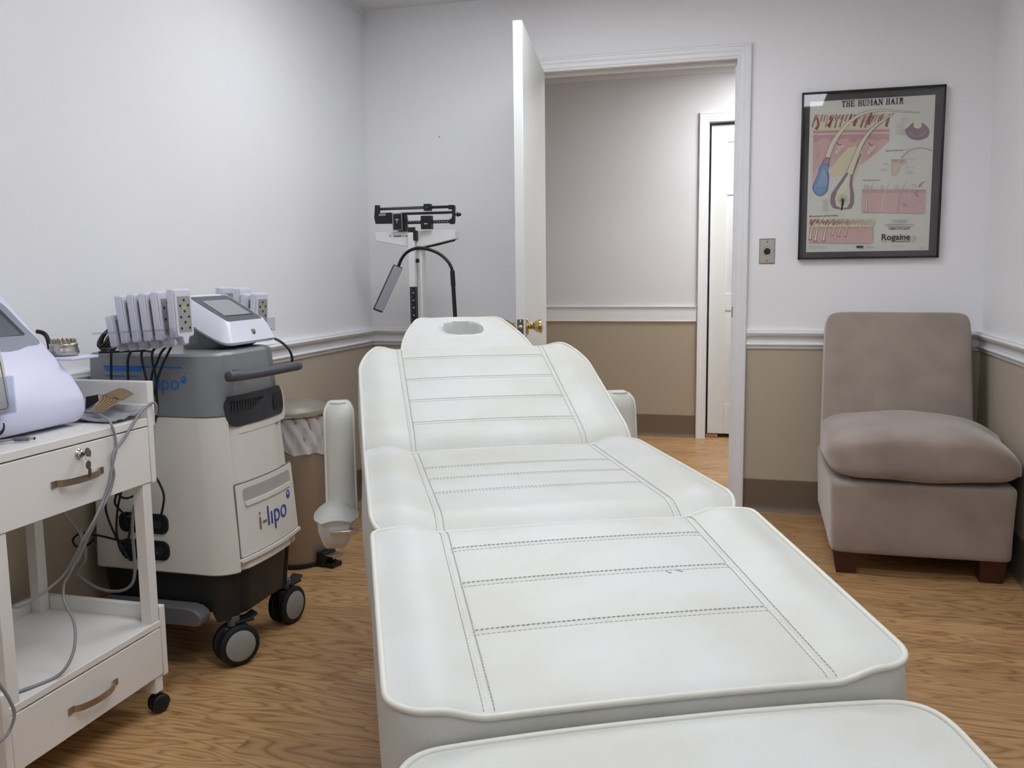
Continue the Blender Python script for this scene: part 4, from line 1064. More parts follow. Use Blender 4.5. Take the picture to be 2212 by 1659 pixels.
p0, p1, p2, p3 = onZ(-20, 955, .771), onZ(29, 949, .7715), onZ(63, 947.5, .7715), onZ(76, 947, .7715)
shift(MB().tube([p0, p1], .0028, 8), jk).build('cord', M_gcable, jk); q = MB().tube([p1, p1.lerp(p2, .6), p2], [.0038, .005, .005], 10)
for i in range(5): q.tube([p1.lerp(p2, .08 + .11 * i), p1.lerp(p2, .11 + .11 * i)], .0056, 10)
shift(q, jk).build('jack_grip', mat('grey_grip', (112, 114, 120), rough=.5), jk)
shift(MB().tube([p2, p2.lerp(p3, .8)], .0028, 12), jk).build('jack_barrel', M_steel, jk); shift(MB().tube([p2.lerp(p3, .8), p3], .003, 12), jk).build('jack_tip', M_black, jk)
for ch in jk.children: pass

# ================================================================= PEDAL BIN
bc = Vector((-1.722, 3.085, 0)); pedal_az = math.radians(-14)
bn = thing('pedal_bin', 'taupe metal pedal bin with a clear bag overhanging its rim, behind the machine cart', 'waste bin', bc)
MB().lathe([(.122, .014), (.124, .020), (.129, .575), (.126, .580), (.120, .580), (.118, .05), (.0, .05)], n=56).build('bin_body', M_binb, bn, ang=30)
MB().lathe([(.124, .0005), (.130, .003), (.130, .016), (.122, .020)], n=56).build('base_ring', M_rubber, bn)
MB().lathe([(.133, .582), (.138, .584), (.138, .598), (.136, .602), (.134, .603), (.125, .615), (.095, .628), (.05, .634), (0, .635)], n=56).build('bin_lid', M_binl, bn, ang=30)
MB().lathe([(.1345, .583), (.1385, .583), (.1390, .588), (.1345, .589)], n=56).build('lid_rim', M_chrome, bn, label='bright steel rim')
bg = MB(); us = [i for i in range(121)]; vs_ = [i / 10 for i in range(11)]
random.seed(3); ph = [random.uniform(0, 6.28) for _ in range(12)]
def bagf(i, v, off=0):
    a = 2 * PI * i / 120; drop = .118 + .030 * sin(2 * a + 2.4) + .012 * sin(5 * a + 1)
    z = .579 - drop * v; r = .1305 + .004 * v + .0032 * sin(9 * a + ph[0] + 6 * v) * v + .0026 * sin(17 * a + ph[1] - 9 * v) + .0022 * sin(31 * a + 4 * sin(7 * v)) * (v + .2) + off
    return Vector((r * cos(a), r * sin(a), z + .002 * sin(13 * a)))
V = [bagf(i, v) for i in range(120) for v in vs_]; n = len(vs_)
bg.add(V, [(i * n + j, ((i + 1) % 120) * n + j, ((i + 1) % 120) * n + j + 1, i * n + j + 1) for i in range(120) for j in range(n - 1)])
bgo = bg.build('bin_bag', M_bag, ang=180); bgo.location = bc; tag(bgo, 'clear plastic bin bag folded over the rim of the taupe pedal bin', 'bin bag')
a = Vector((cos(pedal_az), sin(pedal_az), 0)); f = Vector((-a.y, a.x, 0))
pe = MB().obox(a * .170 + Vector((0, 0, .048)), a * .034, f * .030, Vector((0, 0, .002)) - a * .0003); pe.obox(a * .203 + Vector((0, 0, .044)), a * .002, f * .029, (0, 0, .006))
pe.build('pedal', M_steel, bn, bevel=.0015); MB().obox(a * .145 + Vector((0, 0, .030)), a * .020, f * .034, (0, 0, .028)).obox(a * .165 + Vector((0, 0, .010)), a * .035, f * .028, (0, 0, .009)).build('pedal_mount', M_black, bn, bevel=.004)

# ================================================================= PHYSICIAN SCALE
sc = thing('beam_scale', 'white column beam scale with black balance beams, standing in the far left corner', 'beam scale', (-1.515, 3.93, 0))
def SB(mb, name, m_, parent=None, bev=.001, label=None, **k): return shift(mb, sc).build(name, m_, parent or sc, bevel=bev, label=label, **k)
SB(MB().box((-1.66, 3.66, .002), (-1.35, 4.10, .045)), 'base_platform', M_scalew, bev=.008)
SB(MB().box((-1.64, 3.68, .0455), (-1.37, 3.94, .052)), 'tread_mat', M_rubber, bev=.002)
SB(MB().box((-1.523, 3.905, .045), (-1.487, 3.965, 1.29)), 'column', M_scalew, bev=.008, seg=3)
y0, y1 = 3.885, 3.935
hp_ = [(809, 502), (978, 496), (982, 498), (984, 516), (978, 517.5), (914, 533), (881, 533), (812, 521)]
pts = [onY(u, v, y0) for u, v in hp_]; hdp = MB().prism([(p.x, p.z) for p in pts], (0, y0, 0), (1, 0, 0), (0, 0, 1), (0, .05, 0)); hpo = SB(hdp, 'head_panel', M_scalew, bev=.003)
SB(MB().tube([onY(912, 536, 3.91), onY(948, 528, 3.91), onY(983, 518.5, 3.91)], .004, 8), 'black_bar', M_black, bev=0)  # thin black bar along the lower right edge of the head panel
lt = MB(); put_text(lt, 'Health o meter', lambda x, y: onY(851, 512, y0 - .0008) + Vector((x, 0, y)), .01, width=.088, bold=.02); o_ = onY(843, 510, y0 - .0008)
for r_ in (.0045,): lt.tube([o_ + Vector((r_ * cos(a_) - .001, 0, r_ * sin(a_))) for a_ in [PI * (i / 8) for i in range(9)]], .0006, 4); lt.tube([o_ + Vector((.5 * r_ * cos(a_) - .001, 0, .5 * r_ * sin(a_) - .003)) for a_ in [PI * (i / 8) for i in range(9)]], .0006, 4)
SB(lt, 'panel_lettering', M_ink, hpo, 0)
yb_ = 3.872
def bx(name, a, b, dy=(0, .012), m_=M_black, parent=None, bev=.0012, label=None):
    p = onY(*a, yb_); q = onY(*b, yb_); um = (a[0] + b[0]) / 2; p.z = onY(um, a[1], yb_).z; q.z = onY(um, b[1], yb_).z; return SB(MB().box((p.x, yb_ + dy[0], q.z), (q.x, yb_ + dy[1], p.z)), name, m_, parent, bev, label)
ub = bx('upper_beam', (817, 446), (971, 452)); lb = bx('lower_beam', (876, 476), (970, 483)); bx('middle_beam', (867, 457.5), (976, 463))
fr_ = [(809.5, 443.5), (818, 443), (818, 460), (844, 459), (846, 464), (850, 466), (846, 483), (811, 483.5), (808, 470)]
def poly_part(name, pp, dy, m_=M_black, parent=None, bev=.0012, label=None):
    P = [onY(u, v, yb_ + dy[0]) for u, v in pp]; return SB(MB().prism([(p.x, p.z) for p in P], (0, yb_ + dy[0], 0), (1, 0, 0), (0, 0, 1), (0, dy[1] - dy[0], 0)), name, m_, parent, bev, label)
pf = poly_part('left_end_frame', fr_, (-.004, .016)); poly_part('end_window', [(819, 461.5), (833, 461), (832.5, 466), (818.5, 466.5)], (-.006, -.004), M_padgrey, pf, 0)
poly_part('right_end_frame', [(968, 442.5), (980, 442.5), (981.5, 446), (981, 480), (979, 484), (971, 484), (971, 473), (975, 472), (976.5, 465), (976, 452), (968, 452)], (-.004, .016))
poly_part('pivot_housing', [(845, 462), (868, 459), (876, 460), (879, 476), (878, 500), (862, 500), (848, 495)], (.002, .02))
em = poly_part('pivot_plate', [(847.5, 460.5), (867.5, 460), (869.5, 497), (848, 498)], (-.010, .001), M_steel, None, .001); poly_part('plate_face', [(849, 462), (866.5, 461.5), (868, 496), (849.5, 496.5)], (-.0115, -.009), M_black, em, 0)
ty = MB(); o_ = onY(857.5, 482, yb_ - .0125); ty.box(o_ + Vector((-.0012, 0, 0)), o_ + Vector((.0012, .0008, .018))); ty.box(o_ + Vector((-.009, 0, .014)), o_ + Vector((.009, .0008, .0165))); ty.box(o_ + Vector((-.006, 0, .0175)), o_ + Vector((.006, .0008, .0190)))
SB(ty, 'plate_emblem', M_mark, em, 0)
u_ = bx('sliding_poise', (916, 440.5), (930.5, 455.5), (-.008, .02)); bx('poise_dial', (921, 445), (926, 450), (-.009, -.0078), M_glossdark, u_, 0)
l_ = bx('sliding_poise', (910, 466), (933, 495), (-.010, .02)); bx('poise_window', (918, 482.5), (925, 484.5), (-.0115, -.0098), M_mark, l_, 0)
kn = onY(984, 463.5, yb_ + .004); SB(MB().lathe([(.004, 0), (.004, .010), (.010, .012), (.011, .014), (.0075, .018), (.0075, .026), (.0045, .030), (0, .0305)], kn - Vector((.004, 0, 0)), (1, 0, 0), 20), 'balance_knob', M_black, bev=0, ang=50)
p_ = onY(986.5, 455, yb_ + .004); q_ = onY(986.5, 466, yb_ + .004); SB(MB().tube([p_, q_], .001, 6), 'balance_pin', M_steel, bev=0)
mk = MB()
for i in range(34):
    u = 822 + i * 2.9
    if u > 913 and u < 933: continue
    p = onY(u, 448.5, yb_ - .0006); mk.box(p, p + Vector((.0013 if i % 2 else .004, .0005, -.0016 if i % 2 else -.003)))
SB(mk, 'beam_scale_marks', M_mark, ub, 0); mk = MB()
for i in range(16):
    u = 881 + i * 5.6
    if u > 907 and u < 934: continue
    p = onY(u, 478, yb_ - .0006); mk.box(p, p + Vector((.005, .0005, -.003)))
SB(mk, 'beam_scale_marks', M_mark, lb, 0)
# height rod in front of the column
ry0, ry1 = 3.862, 3.880
a_ = onY(881, 491, ry0); b_ = onY(895, 502, ry0); xr0 = onY(885.5, 640, ry0).x; xr1 = onY(897.5, 640, ry0).x
rod = SB(MB().box((xr0, ry0, .052), (xr1, ry1 + .012, 1.29)), 'height_rod', M_black, bev=.001)
SB(MB().box((a_.x, ry0 - .002, b_.z), (b_.x, ry1, a_.z)), 'rod_top', M_black, rod, .002)
p = onY(880.5, 502, ry0 - .004); q = onY(895.7, 620, ry0 - .004); SB(MB().box((p.x, ry0 - .005, q.z), (p.x + .031, ry0 + .022, p.z)), 'white_sleeve', M_scalew, rod, .0025, 'white slide sleeve')
p = onY(893, 498, ry0); SB(MB().box((p.x, ry0 - .008, p.z - .045), (p.x + .016, ry0 + .02, p.z)), 'sleeve_clip', M_black, rod, .003)
p = onY(898, 563, ry0); SB(MB().lathe([(.008, 0), (.010, .002), (.010, .010), (.007, .012), (0, .012)], (p.x, ry0 + .01, p.z), (1, 0, 0), 16), 'clamp_knob', M_black, rod, 0)
mk = MB()
for i in range(60):
    z = 1.04 - .0085 * i
    if z < .6: break
    w_ = .008 if i % 4 == 0 else .004
    mk.box((xr0 + .003, ry0 - .0006, z), (xr0 + .003 + w_, ry0, z + .0012))
    if i % 4 == 2: mk.box((xr0 + .014, ry0 - .0006, z - .001), (xr0 + .020, ry0, z + .005))
SB(mk, 'rod_marks', M_mark, rod, 0)

# ================================================================= GOOSENECK LAMP
lmp = thing('gooseneck_lamp', 'black gooseneck floor lamp with a flat rectangular head, arching before the beam scale', 'floor lamp', (-1.20, 3.50, 0))
LYY = 3.50
nk = catmull([onY(u, v, LYY) for u, v in ((861, 575), (867, 560), (878, 546), (893, 538), (909, 536), (930, 540), (950, 549), (966, 563), (974.5, 577), (977, 585))], 6)
shift(MB().tube(nk, .0066, 12), lmp).build('gooseneck', M_black, lmp, ang=80)
p = onY(977, 584, LYY); q = onY(983.5, 690, LYY); foot = Vector((q.x + .004, LYY, .02))
shift(MB().tube([p, q, foot], [.0085, .0085, .0085], 14), lmp).build('lamp_pole', M_black, lmp, ang=80)
shift(MB().tube([p + (q - p) * .02, p + (q - p) * .32], .0098, 14), lmp).build('pole_collar', M_black, lmp, ang=60)
shift(MB().lathe([(.11, .001), (.115, .004), (.115, .014), (.10, .020), (0, .022)], (foot.x, LYY, 0), (0, 0, 1), 40), lmp).build('lamp_base', M_black, lmp)
A_ = onY(860, 575, LYY); B_ = onY(815.5, 672, LYY); ax = (B_ - A_) / 2; wv = onY(869, 576, LYY) - onY(852, 573.5, LYY); wv = wv / 2; wv = wv - ax * (wv.dot(ax) / ax.length ** 2)
cc = (A_ + B_) / 2; nn = ax.cross(wv).normalized(); nn = nn if nn.y < 0 else -nn
nn = (nn + Vector((.80, 0, .05))).normalized()
wv2 = nn.cross(ax).normalized() * wv.length * 1.22
lh = shift(MB().obox(cc, ax, wv2, nn * .010), lmp).build('lamp_head', M_black, lmp, bevel=.004, seg=3)
shift(MB().obox(cc + nn * .0104, ax * .955, wv2 * .90, nn * .0012), lmp).build('light_diffuser', M_lampd, lh, bevel=.001, label='pale grey unlit diffuser')

# ================================================================= WALL FITTINGS
dm = thing('dimmer_switch', 'brushed steel wall plate with a round black dimmer knob, right of the door frame', 'dimmer switch', (.040, YB - .0005, 1.193))
mb = MB(); o1 = [(-.035, 0, -.057), (.035, 0, -.057), (.035, 0, .057), (-.035, 0, .057)]; o2 = [(-.034, -.002, -.056), (.034, -.002, -.056), (.034, -.002, .056), (-.034, -.002, .056)]; o3 = [(-.029, -.0055, -.051), (.029, -.0055, -.051), (.029, -.0055, .051), (-.029, -.0055, .051)]
mb.add(o1 + o2 + o3, [(4 * k + i, 4 * k + (i + 1) % 4, 4 * k + 4 + (i + 1) % 4, 4 * k + 4 + i) for k in range(2) for i in range(4)] + [(8, 9, 10, 11), (3, 2, 1, 0)])
mb.build('wall_plate', M_steel, dm, ang=20)
MB().lathe([(.0145, 0), (.0140, .012), (.0125, .015), (0, .0155)], (0, -.0055, 0), (0, -1, 0), 32).build('dimmer_knob', M_black, dm, label='black knob')
mb = MB()
for i in range(11):
    a = math.radians(-60 + 30 * i); mb.obox((.0205 * cos(a), -.0058, .0205 * sin(a)), Vector((cos(a), 0, sin(a))) * .0016, (0, .0004, 0), Vector((-sin(a), 0, cos(a))) * .0010)
mb.build('dial_marks', M_black, dm)
for z in (-.0415, .0415):
    mb = MB().lathe([(.0040, 0), (.0036, .0014), (.0010, .0014), (.0009, .0006), (0, .0006)], (0, -.0055, z), (0, -1, 0), 14); mb.build('plate_screw', M_antique, dm)
tag(MB().lathe([(.0028, 0), (.0024, .004), (0, .005)], (-1.504, YB, 1.769), (0, -1, 0), 10).build('wall_nail', M_antique), 'tiny dark nail in the bare wall above the beam scale', 'nail')

# ================================================================= FRAMED CHART
pic = thing('framed_chart', 'black-framed anatomical chart titled THE HUMAN HAIR, hanging on the wall above the taupe chair', 'framed poster', (.4575, YB - .001, 1.512))
FX, FZ, FT = .2865, .3575, .026
def V3(x, y, z): return Vector((x, y, z))
fm = MB(); bw = .0085
fm.box((-FX, -FT, -FZ), (-FX + bw, 0, FZ)).box((FX - bw, -FT, -FZ), (FX, 0, FZ)).box((-FX, -FT, FZ - bw), (FX, 0, FZ)).box((-FX, -FT, -FZ), (FX, 0, -FZ + bw))
fm.build('frame', M_frame, pic, bevel=.002)
YM = -.010
MB().box((-FX + .002, YM, -FZ + .002), (FX - .002, YM + .004, FZ - .002)).build('mat_board', M_matb, pic)
YP = YB - .001 + YM
def PC(x, y, lay=1): # chart crop coordinates -> point on the paper, local
    p = onY(1700 + x / 4.047, 170 + y / 4.047, YP - .0015); return Vector((p.x - pic.location.x, YM - .0006 - .00022 * lay, p.z - pic.location.z))
pc = [PC(207, 203, 0), PC(1306, 138, 0), PC(1231, 1499, 0), PC(163, 1517, 0)]
x0 = (pc[0].x + pc[3].x) / 2; x1 = (pc[1].x + pc[2].x) / 2; zt = (pc[0].z + pc[1].z) / 2; zb = (pc[2].z + pc[3].z) / 2
pap = MB().box((x0, YM - .0007, zb), (x1, YM, zt)).build('paper', mat('cream_paper', (220, 214, 196), rough=.75), pic, label='cream chart paper')
INK = [mat('print_' + n_, c_, rough=.75) for n_, c_ in (('tan', (214, 188, 162)), ('rose', (200, 156, 146)), ('pink', (214, 174, 162)), ('cream', (226, 216, 184)), ('brown', (142, 92, 88)), ('mauve', (146, 120, 124)), ('blue', (128, 156, 184)), ('deepblue', (90, 122, 162)), ('black', (34, 30, 32)), ('palepink', (228, 190, 182)), ('lilac', (172, 148, 154)), ('grey', (150, 142, 136)), ('sallow', (222, 206, 168)))]
TAN, ROSE, PINK, CREAM, BRN, MAUVE, BLU, DBLU, BLK, PPINK, LILAC, GRY, SAL = range(13)
art = MB(); lay = [1]
def shape(pts, k, smooth_=False):
    lay[0] += .12
    P = [PC(x, y, lay[0]) for x, y in pts]
    if smooth_: P = catmull(P, 4, True)
    art.add(P, [tuple(range(len(P)))], k)
def stroke(pts, w, k, n=6):
    lay[0] += .12
    q = catmull([Vector((x, y, 0)) for x, y in pts], n); N = len(q); L_, R_ = [], []
    for i, p in enumerate(q):
        t = (q[min(i + 1, N - 1)] - q[max(i - 1, 0)]).normalized(); f = i / (N - 1)
        ww = (w[0] + (w[1] - w[0]) * f) / 2 if isinstance(w, tuple) else w / 2
        L_.append((p.x - t.y * ww, p.y + t.x * ww)); R_.append((p.x + t.y * ww, p.y - t.x * ww))
    P = [PC(*a, lay[0]) for a in L_] + [PC(*a, lay[0]) for a in R_]
    art.add(P, [(i, i + 1, N + i + 1, N + i) for i in range(N - 1)], k)
shape([(232, 318), (930, 298), (908, 330), (897, 450), (230, 460)], SAL)
shape([(230, 455), (897, 440), (895, 500), (228, 520)], ROSE); shape([(230, 478), (896, 466), (896, 480), (230, 492)], PPINK)
shape([(228, 512), (895, 498), (893, 545), (850, 590), (760, 670), (650, 752), (600, 760), (380, 800), (365, 930), (222, 935)], PINK)
shape([(228, 512), (895, 498), (893, 548), (870, 530), (830, 530), (790, 548), (740, 530), (690, 535), (640, 528), (600, 555), (560, 556), (530, 520), (480, 528), (420, 535), (380, 545), (340, 522), (290, 530), (262, 560), (228, 560)], ROSE)
shape([(540, 600), (600, 590), (660, 640), (640, 760), (600, 850), (380, 860), (375, 790), (450, 700)], SAL)
shape([(222, 800), (380, 770), (375, 900), (222, 935)], PPINK)
random.seed(11)
for i in range(34):
    x = 245 + i * 18 + random.uniform(-5, 5); y = 312 + random.uniform(-6, 10); L_ = random.choice((40, 60, 85, 110)); sl_ = random.uniform(-.35, -.05)
    if x > 560 and x < 640: L_ *= .7
    stroke([(x + 6, y), (x + sl_ * L_ * .5, y + L_ * .55), (x + sl_ * L_, y + L_)], (7, 16 if L_ > 70 else 9), random.choice((BRN, MAUVE, BRN, ROSE)), 2)
for pts in ([(262, 340), (275, 400), (252, 445)], [(400, 340), (375, 390), (352, 415)], [(605, 330), (595, 380), (585, 415)], [(740, 300), (722, 350), (712, 402)], [(900, 310), (880, 370), (866, 420)]): stroke(pts, (16, 26), BRN, 4)
def hair1(k, e):  stroke([(1160, 298), (1000, 285), (830, 276), (680, 300), (570, 360), (480, 450), (415, 540), (380, 610), (355, 690)], (3 + e, 42 + e), k, 8)
hair1(MAUVE, 7); hair1(CREAM, 0)
shape([(338, 685), (378, 690), (370, 760), (300, 765), (315, 710)], MAUVE); shape([(330, 700), (372, 703), (366, 745), (318, 742)], LILAC)
shape([(300, 752), (365, 758), (358, 800), (368, 850), (362, 940), (352, 985), (320, 1015), (285, 1028), (245, 1005), (222, 960), (228, 925), (262, 850)], DBLU, True)
shape([(306, 758), (358, 762), (350, 820), (356, 880), (352, 940), (340, 985), (310, 1008), (280, 1016), (250, 992), (232, 950), (240, 918), (270, 850)], BLU, True)
for i in range(9): stroke([(318 + 4 * (i % 5), 790 + 6 * i), (295 + 7 * i, 860), (262 + 11 * i, 950 - 3 * i)], 1.6, PPINK, 4)
stroke([(228, 940), (260, 965), (300, 955), (355, 965)], 2.2, DBLU)
shape([(632, 640), (585, 700), (545, 770), (505, 840), (440, 930), (385, 1010), (376, 1080), (400, 1130), (440, 1140), (520, 1140), (560, 1135), (585, 1090), (588, 1020), (570, 930), (580, 830), (608, 770), (650, 660)], MAUVE)
shape([(625, 650), (590, 720), (545, 820), (485, 915), (440, 980), (420, 1050), (430, 1110), (470, 1128), (525, 1126), (550, 1080), (552, 1010), (545, 930), (556, 830), (590, 760), (640, 660)], CREAM)
def hair2(k, e): stroke([(935, 300), (870, 345), (790, 400), (710, 480), (650, 570), (610, 660), (575, 750), (545, 830)], (6 + e, 50 + e), k, 8)
hair2(MAUVE, 8); hair2(CREAM, 0)
shape([(470, 1150), (478, 1080), (486, 1050), (498, 1055), (496, 1100), (482, 1152)], BLK)
for a_ in range(-70, 250, 26):
    ra = math.radians(a_); stroke([(487, 1065), (487 + 28 * cos(ra), 1060 - 28 * sin(ra)), (487 + 54 * cos(ra + .15), 1056 - 58 * sin(ra + .15))], (5, 2), BLK, 3)
for (bx_, by_) in ((455, 610), (735, 615)):
    for dx, dy, rr_ in ((0, 0, 34), (28, -22, 26), (-22, 30, 26)): shape([(bx_ + dx + rr_ * .8 * cos(a_), by_ + dy + rr_ * 1.1 * sin(a_)) for a_ in [2 * PI * i / 12 for i in range(12)]], ROSE); shape([(bx_ + dx + rr_ * .66 * cos(a_), by_ + dy + rr_ * .94 * sin(a_)) for a_ in [2 * PI * i / 12 for i in range(12)]], PPINK)
    stroke([(bx_ - 20, by_ - 55), (bx_, by_ - 30), (bx_ + 30, by_ - 38)], (9, 4), BRN)
shape([(1032, 455), (1060, 425), (1105, 385), (1178, 385), (1240, 440), (1232, 500), (1190, 525), (1140, 535), (1070, 515)], MAUVE, True)
stroke([(1065, 450), (1090, 490), (1140, 505), (1195, 485), (1215, 450)], 9, LILAC); shape([(1108, 350), (1178, 350), (1175, 420), (1148, 440), (1108, 425)], CREAM)
stroke([(1270, 632), (1190, 606), (1110, 612), (1040, 650), (985, 710)], 5, GRY); shape([(908, 705), (1032, 705), (1030, 740), (985, 760), (962, 845), (915, 845), (908, 800)], TAN); shape([(908, 705), (1034, 705), (1010, 735), (985, 742), (965, 730), (930, 738)], ROSE)
stroke([(1000, 690), (970, 740), (950, 790), (935, 840)], (6, 18), ROSE); stroke([(1000, 690), (970, 740), (950, 790), (935, 835)], (3, 9), CREAM); stroke([(1040, 690), (1045, 760), (1042, 830)], 2, GRY)
shape([(657, 968), (1212, 968), (1202, 1178), (652, 1172)], PINK); shape([(657, 968), (1212, 968), (1211, 990), (657, 988)], ROSE)
for i in range(4):
    x = 662 + i * 139; shape([(x, 984), (x + 130, 984), (x + 128, 1003), (x + 90, 996), (x + 60, 1006), (x + 28, 996), (x, 1005)], ROSE)
    if i: stroke([(x - 8, 925), (x - 9, 1050), (x - 10, 1176)], 2.5, PPINK)
for (xx, lw, k_) in ((0, 1, CREAM), (140, .8, ROSE), (282, .55, BRN)):
    stroke([(765 + xx, 895), (730 + xx, 960), (700 + xx, 1040), (695 + xx, 1100), (690 + xx, 1165)], (3, 24 * lw), k_ if k_ != CREAM else MAUVE); stroke([(765 + xx, 895), (730 + xx, 960), (700 + xx, 1040), (695 + xx, 1100), (690 + xx, 1160)], (2, 13 * lw), CREAM if k_ != BRN else PPINK)
stroke([(1210, 898), (1180, 910), (1152, 946)], (3, 12), MAUVE); stroke([(1145, 975), (1125, 1000), (1150, 1030)], 20, LILAC)
shape([(195, 1222), (762, 1222), (752, 1300), (192, 1300)], SAL); shape([(192, 1296), (752, 1296), (750, 1438), (190, 1436)], PINK); shape([(192, 1296), (752, 1296), (752, 1310), (192, 1310)], ROSE)
for i in range(60):
    x = 200 + i * 9; f = i / 60; stroke([(x + 10, 1222 + random.uniform(0, 25)), (x + 4, 1245 + random.uniform(0, 10)), (x - 2, 1262 + random.uniform(0, 25))], (5 * (1 - f) + 1, 7 * (1 - f) + 1.5), BRN if f < .62 else GRY, 2)
for i, (x, s_) in enumerate(((245, 1), (318, 1), (200, .9), (395, .6), (448, .68), (505, .68), (630, .3), (715, .3))):
    stroke([(x + 60, 1235), (x + 25, 1290), (x + 5, 1290 + 90 * s_), (x, 1296 + 128 * s_)], (3, 30 * s_ + 3), BRN if i < 6 else ROSE); stroke([(x + 60, 1235), (x + 25, 1290), (x + 5, 1290 + 90 * s_), (x, 1292 + 124 * s_)], (2, 20 * s_ + 2), CREAM)
for x in (372, 562): stroke([(x, 1300), (x - 1, 1370), (x - 2, 1436)], 2.5, PPINK)
for (x0_, y0_, dy_, n_, w0, al) in ((300, 1052, 14.5, 8, 60, 1), (1000, 345, 15, 3, 60, 0), (940, 395, 15.5, 7, 88, 1), (1052, 703, 0, 1, 110, 0), (1052, 773, 0, 1, 80, 0), (1052, 815, 12, 2, 62, 0), (840, 742, 12, 2, 60, 0), (815, 790, 12, 2, 70, 0), (672, 930, 10, 4, 50, 0), (812, 932, 10, 4, 40, 0), (950, 930, 10, 4, 34, 0), (1092, 924, 12, 2, 44, 0), (1145, 1072, 12, 2, 40, 0), (1005, 1085, 12, 3, 44, 0), (185, 1466, 0, 1, 190, 0), (190, 1480, 0, 1, 215, 0), (685, 1463, 9, 2, 78, 0), (915, 1462, 9, 1, 130, 0), (1155, 1474, 8, 2, 40, 0), (235, 618, 30, 3, 60, 0), (222, 795, 12, 3, 32, 0), (225, 842, 12, 2, 26, 0), (824, 1420, 8, 2, 52, 0)):
    for i in range(n_):
        w_ = w0 * (.75 + .25 * ((i * 37) % 10) / 10); xx = x0_ + (w0 - w_) * al; yy_ = y0_ + dy_ * i; shape([(xx, yy_), (xx + w_, yy_), (xx + w_, yy_ + 2.6), (xx, yy_ + 2.6)], GRY)
for y_, w_, x_ in ((1236, 145, 910), (1252, 128, 916), (1272, 258, 852), (1290, 215, 873)): shape([(x_, y_), (x_ + w_, y_), (x_ + w_, y_ + 4.5), (x_, y_ + 4.5)], GRY)
shape([(605, 1460), (667, 1460), (667, 1478), (605, 1478)], BLK); stroke([(1100, 1375), (1125, 1385), (1110, 1425)], (8, 5), ROSE); stroke([(1095, 1380), (1090, 1410), (1105, 1432)], (5, 8), TAN)
art.build('chart_print', INK, pap, ang=180)
tx = MB()
def ptext(body, xa, xb, y, h=None, k=0, **kw):
    a = PC(xa, y, 9); b = PC(xb, y, 9); dx = (b - a); W__ = dx.length; hh = None if h is None else h / 4.047 / 475
    put_text(tx, body, lambda x, yy: a + Vector((x, 0, dx.z / dx.x * x * 0 + yy)), .02, width=W__, height=hh, k=k, **kw)
ptext('Types of Scalp Hair', 858, 1016, 637); ptext('Hair-Growth Cycle', 664, 817, 895); ptext('Miniaturization of Hair Follicles', 196, 448, 1209, bold=.012)
ptext('1-800-777-2637', 888, 1072, 1322, bold=.018); ptext('Rogaine', 826, 1076, 1411, bold=.03); ptext('minoxidil 2%', 948, 1076, 1430, shear=.3, bold=.02)
# slab-serif title, drawn as strokes on a 5x7 grid
GL = {'T': [(0, 6, 5, 7), (1.9, 0, 3.1, 7), (0, 5, .6, 7), (4.4, 5, 5, 7), (1.2, 0, 3.8, .7)], 'H': [(.6, 0, 1.6, 7), (3.4, 0, 4.4, 7), (1, 3.1, 4, 3.9), (0, 0, 2.3, .7), (0, 6.3, 2.3, 7), (2.7, 0, 5, .7), (2.7, 6.3, 5, 7)],
      'E': [(.6, 0, 1.8, 7), (0, 0, 4.8, .8), (0, 6.2, 4.8, 7), (1, 3.1, 3.6, 3.9), (4.2, 0, 4.8, 2), (4.2, 5, 4.8, 7), (3.2, 2.5, 3.7, 4.5)], 'U': [(.6, 1, 1.8, 7), (3.6, 1, 4.2, 7), (0, 6.3, 2.3, 7), (2.9, 6.3, 5, 7), (1, 0, 3.8, .9), (.9, .5, 1.9, 1.4), (3.2, .5, 4.0, 1.4)],
      'I': [(1.9, 0, 3.1, 7), (1.2, 0, 3.8, .7), (1.2, 6.3, 3.8, 7)]}
def glyph(ch, X, Zf):
    if ch in GL:
        for (a, b, c, d) in GL[ch]: tx.add([Zf(X + a, b), Zf(X + c, b), Zf(X + c, d), Zf(X + a, d)], [(0, 1, 2, 3)])
    polys = {'M': [[(0, 0), (2, 0), (2, .7), (1.4, .7), (1.4, 6.3), (1.6, 6.3), (3.5, 1.6), (5.2, 6.3), (5.2, .7), (4.6, .7), (4.6, 0), (7, 0), (7, .7), (6.4, .7), (6.4, 6.3), (7, 6.3), (7, 7), (5, 7), (3.6, 3), (2, 7), (0, 7), (0, 6.3), (.7, 6.3), (.7, .7), (0, .7)]],
             'A': [[(0, 0), (1.9, 0), (1.9, .7), (1.4, .7), (1.8, 1.9), (3.3, 1.9), (3.7, .7), (3.1, .7), (3.1, 0), (5.6, 0), (5.6, .7), (5.1, .7), (3.2, 7), (2.2, 7), (.6, .7), (0, .7)]],
             'N': [[(0, 0), (2, 0), (2, .7), (1.4, .7), (1.4, 5), (4.2, 0), (5, 0), (5, 6.3), (5.6, 6.3), (5.6, 7), (3.7, 7), (3.7, 6.3), (4.3, 6.3), (4.3, 2.4), (1.8, 7), (0, 7), (0, 6.3), (.6, 6.3), (.6, .7), (0, .7)]],
             'R': [[(0, 0), (2.4, 0), (2.4, .7), (1.9, .7), (1.9, 3), (2.5, 3), (3.8, .2), (5.4, 0), (5.4, .7), (4.9, .8), (3.9, 3.3), (4.7, 4.2), (4.7, 6), (3.8, 7), (0, 7), (0, 6.3), (.7, 6.3), (.7, .7), (0, .7)]]}
    for P in polys.get(ch, []): tx.add([Zf(X + a, b) for a, b in P], [tuple(range(len(P)))])
ta, tb = PC(477, 249, 9), PC(1022, 226, 9); wd_ = {'M': 7.6, ' ': 3.2, 'A': 6.1, 'N': 6.1, 'R': 5.9, 'I': 4.2}
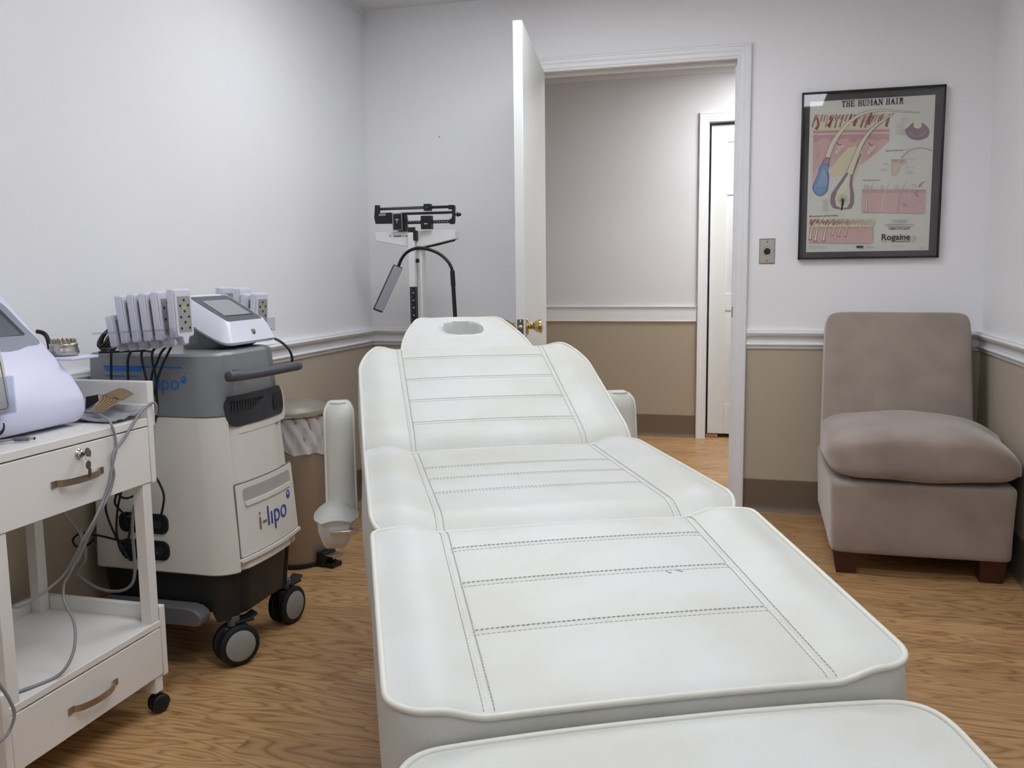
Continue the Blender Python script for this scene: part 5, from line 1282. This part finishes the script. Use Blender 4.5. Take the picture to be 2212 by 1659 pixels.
title = 'THE HUMAN HAIR'; tot = sum(wd_.get(c_, 5.6) for c_ in title); sc_ = (tb.x - ta.x) / tot; X = 0
for c_ in title:
    off = -.95 if c_ == 'I' else 0
    glyph(c_, X + off, lambda gx_, gz: Vector((ta.x + gx_ * sc_, ta.y, ta.z + gz * sc_ * 1.12))); X += wd_.get(c_, 5.6)
tx.build('chart_lettering', M_ink, pap, ang=180)
MB().box((-FX + .004, -.0205, -FZ + .004), (FX - .004, -.0200, FZ - .004)).build('glazing', M_glass, pic)
pic.rotation_euler = (math.radians(-.0), 0, 0)

# ================================================================= SLIPPER CHAIR
ch = thing('slipper_chair', 'taupe microsuede armless chair with a thick seat cushion, in the right corner', 'chair', (.58, 3.76, 0))
def CB(mb, name, m_=M_suede, parent=None, bev=.0, label=None, **k): return shift(mb, ch).build(name, m_, parent or ch, bevel=bev, label=label, **k)
def baseF(p):
    w_ = .004 * sin(9 * p.x + 3 * p.z) + .003 * sin(21 * p.z + 5 * p.x); p.y += w_ if p.y < 0 else 0; p.x *= 1 + .012 * (p.z / .13); return p
CB(MB().puff((.583, 3.775, .212), (.306, .390, .134), 26, 22, fn=baseF), 'seat_base', ang=60)
def cushF(p):
    f = 1 - (p.x / .33) ** 2 * .15; p.z *= f; p.z += .012 * (1 - (p.x / .33) ** 2) * (1 if p.z > 0 else .2)
    if p.z > 0: p.z -= .055 * max(0, (p.x - .12) / .2) ** 1.6 * (1 if p.y < .1 else .6)
    p.x += .004 * sin(60 * p.z + 12 * p.y) * (abs(p.x) / .33) ** 4; p.z += .003 * sin(22 * p.x + 8 * p.y) ; return p
CB(MB().puff((.590, 3.655, .437), (.328, .300, .094), 5.2, 30, fn=cushF), 'seat_cushion', ang=70, label='plump seat cushion')
def backF(p):
    t = (p.z + .36) / .72; p.x *= 1.045 - .045 * t - .0; p.y += .005 * sin(8 * p.x); return p
Mb = Matrix.Rotation(math.radians(-13), 4, 'X')
CB(MB().puff((.571, 4.055, .595), (.283, .068, .330), 14, 24, M=Mb, fn=backF), 'backrest', ang=60)
def foot_(xa, xb, ya, yb_, oi):
    # tapered block foot: outer edges slant inwards to the floor
    i = .014; b = [(xa + (i if oi < 0 else .002), ya + .004, .0005), (xb - (i if oi > 0 else .002), ya + .004, .0005), (xb - (i if oi > 0 else .002), yb_ - .01, .0005), (xa + (i if oi < 0 else .002), yb_ - .01, .0005)]
    t = [(xa, ya, .082), (xb, ya, .082), (xb, yb_, .082), (xa, yb_, .082)]
    CB(MB().add(b + t, [(3, 2, 1, 0), (4, 5, 6, 7), (0, 1, 5, 4), (1, 2, 6, 5), (2, 3, 7, 6), (3, 0, 4, 7)]), 'leg', M_wood, bev=.002)
foot_(.290, .376, 3.400, 3.48, -1); foot_(.782, .872, 3.400, 3.48, 1); foot_(.290, .376, 4.04, 4.12, -1); foot_(.782, .872, 4.04, 4.12, 1)
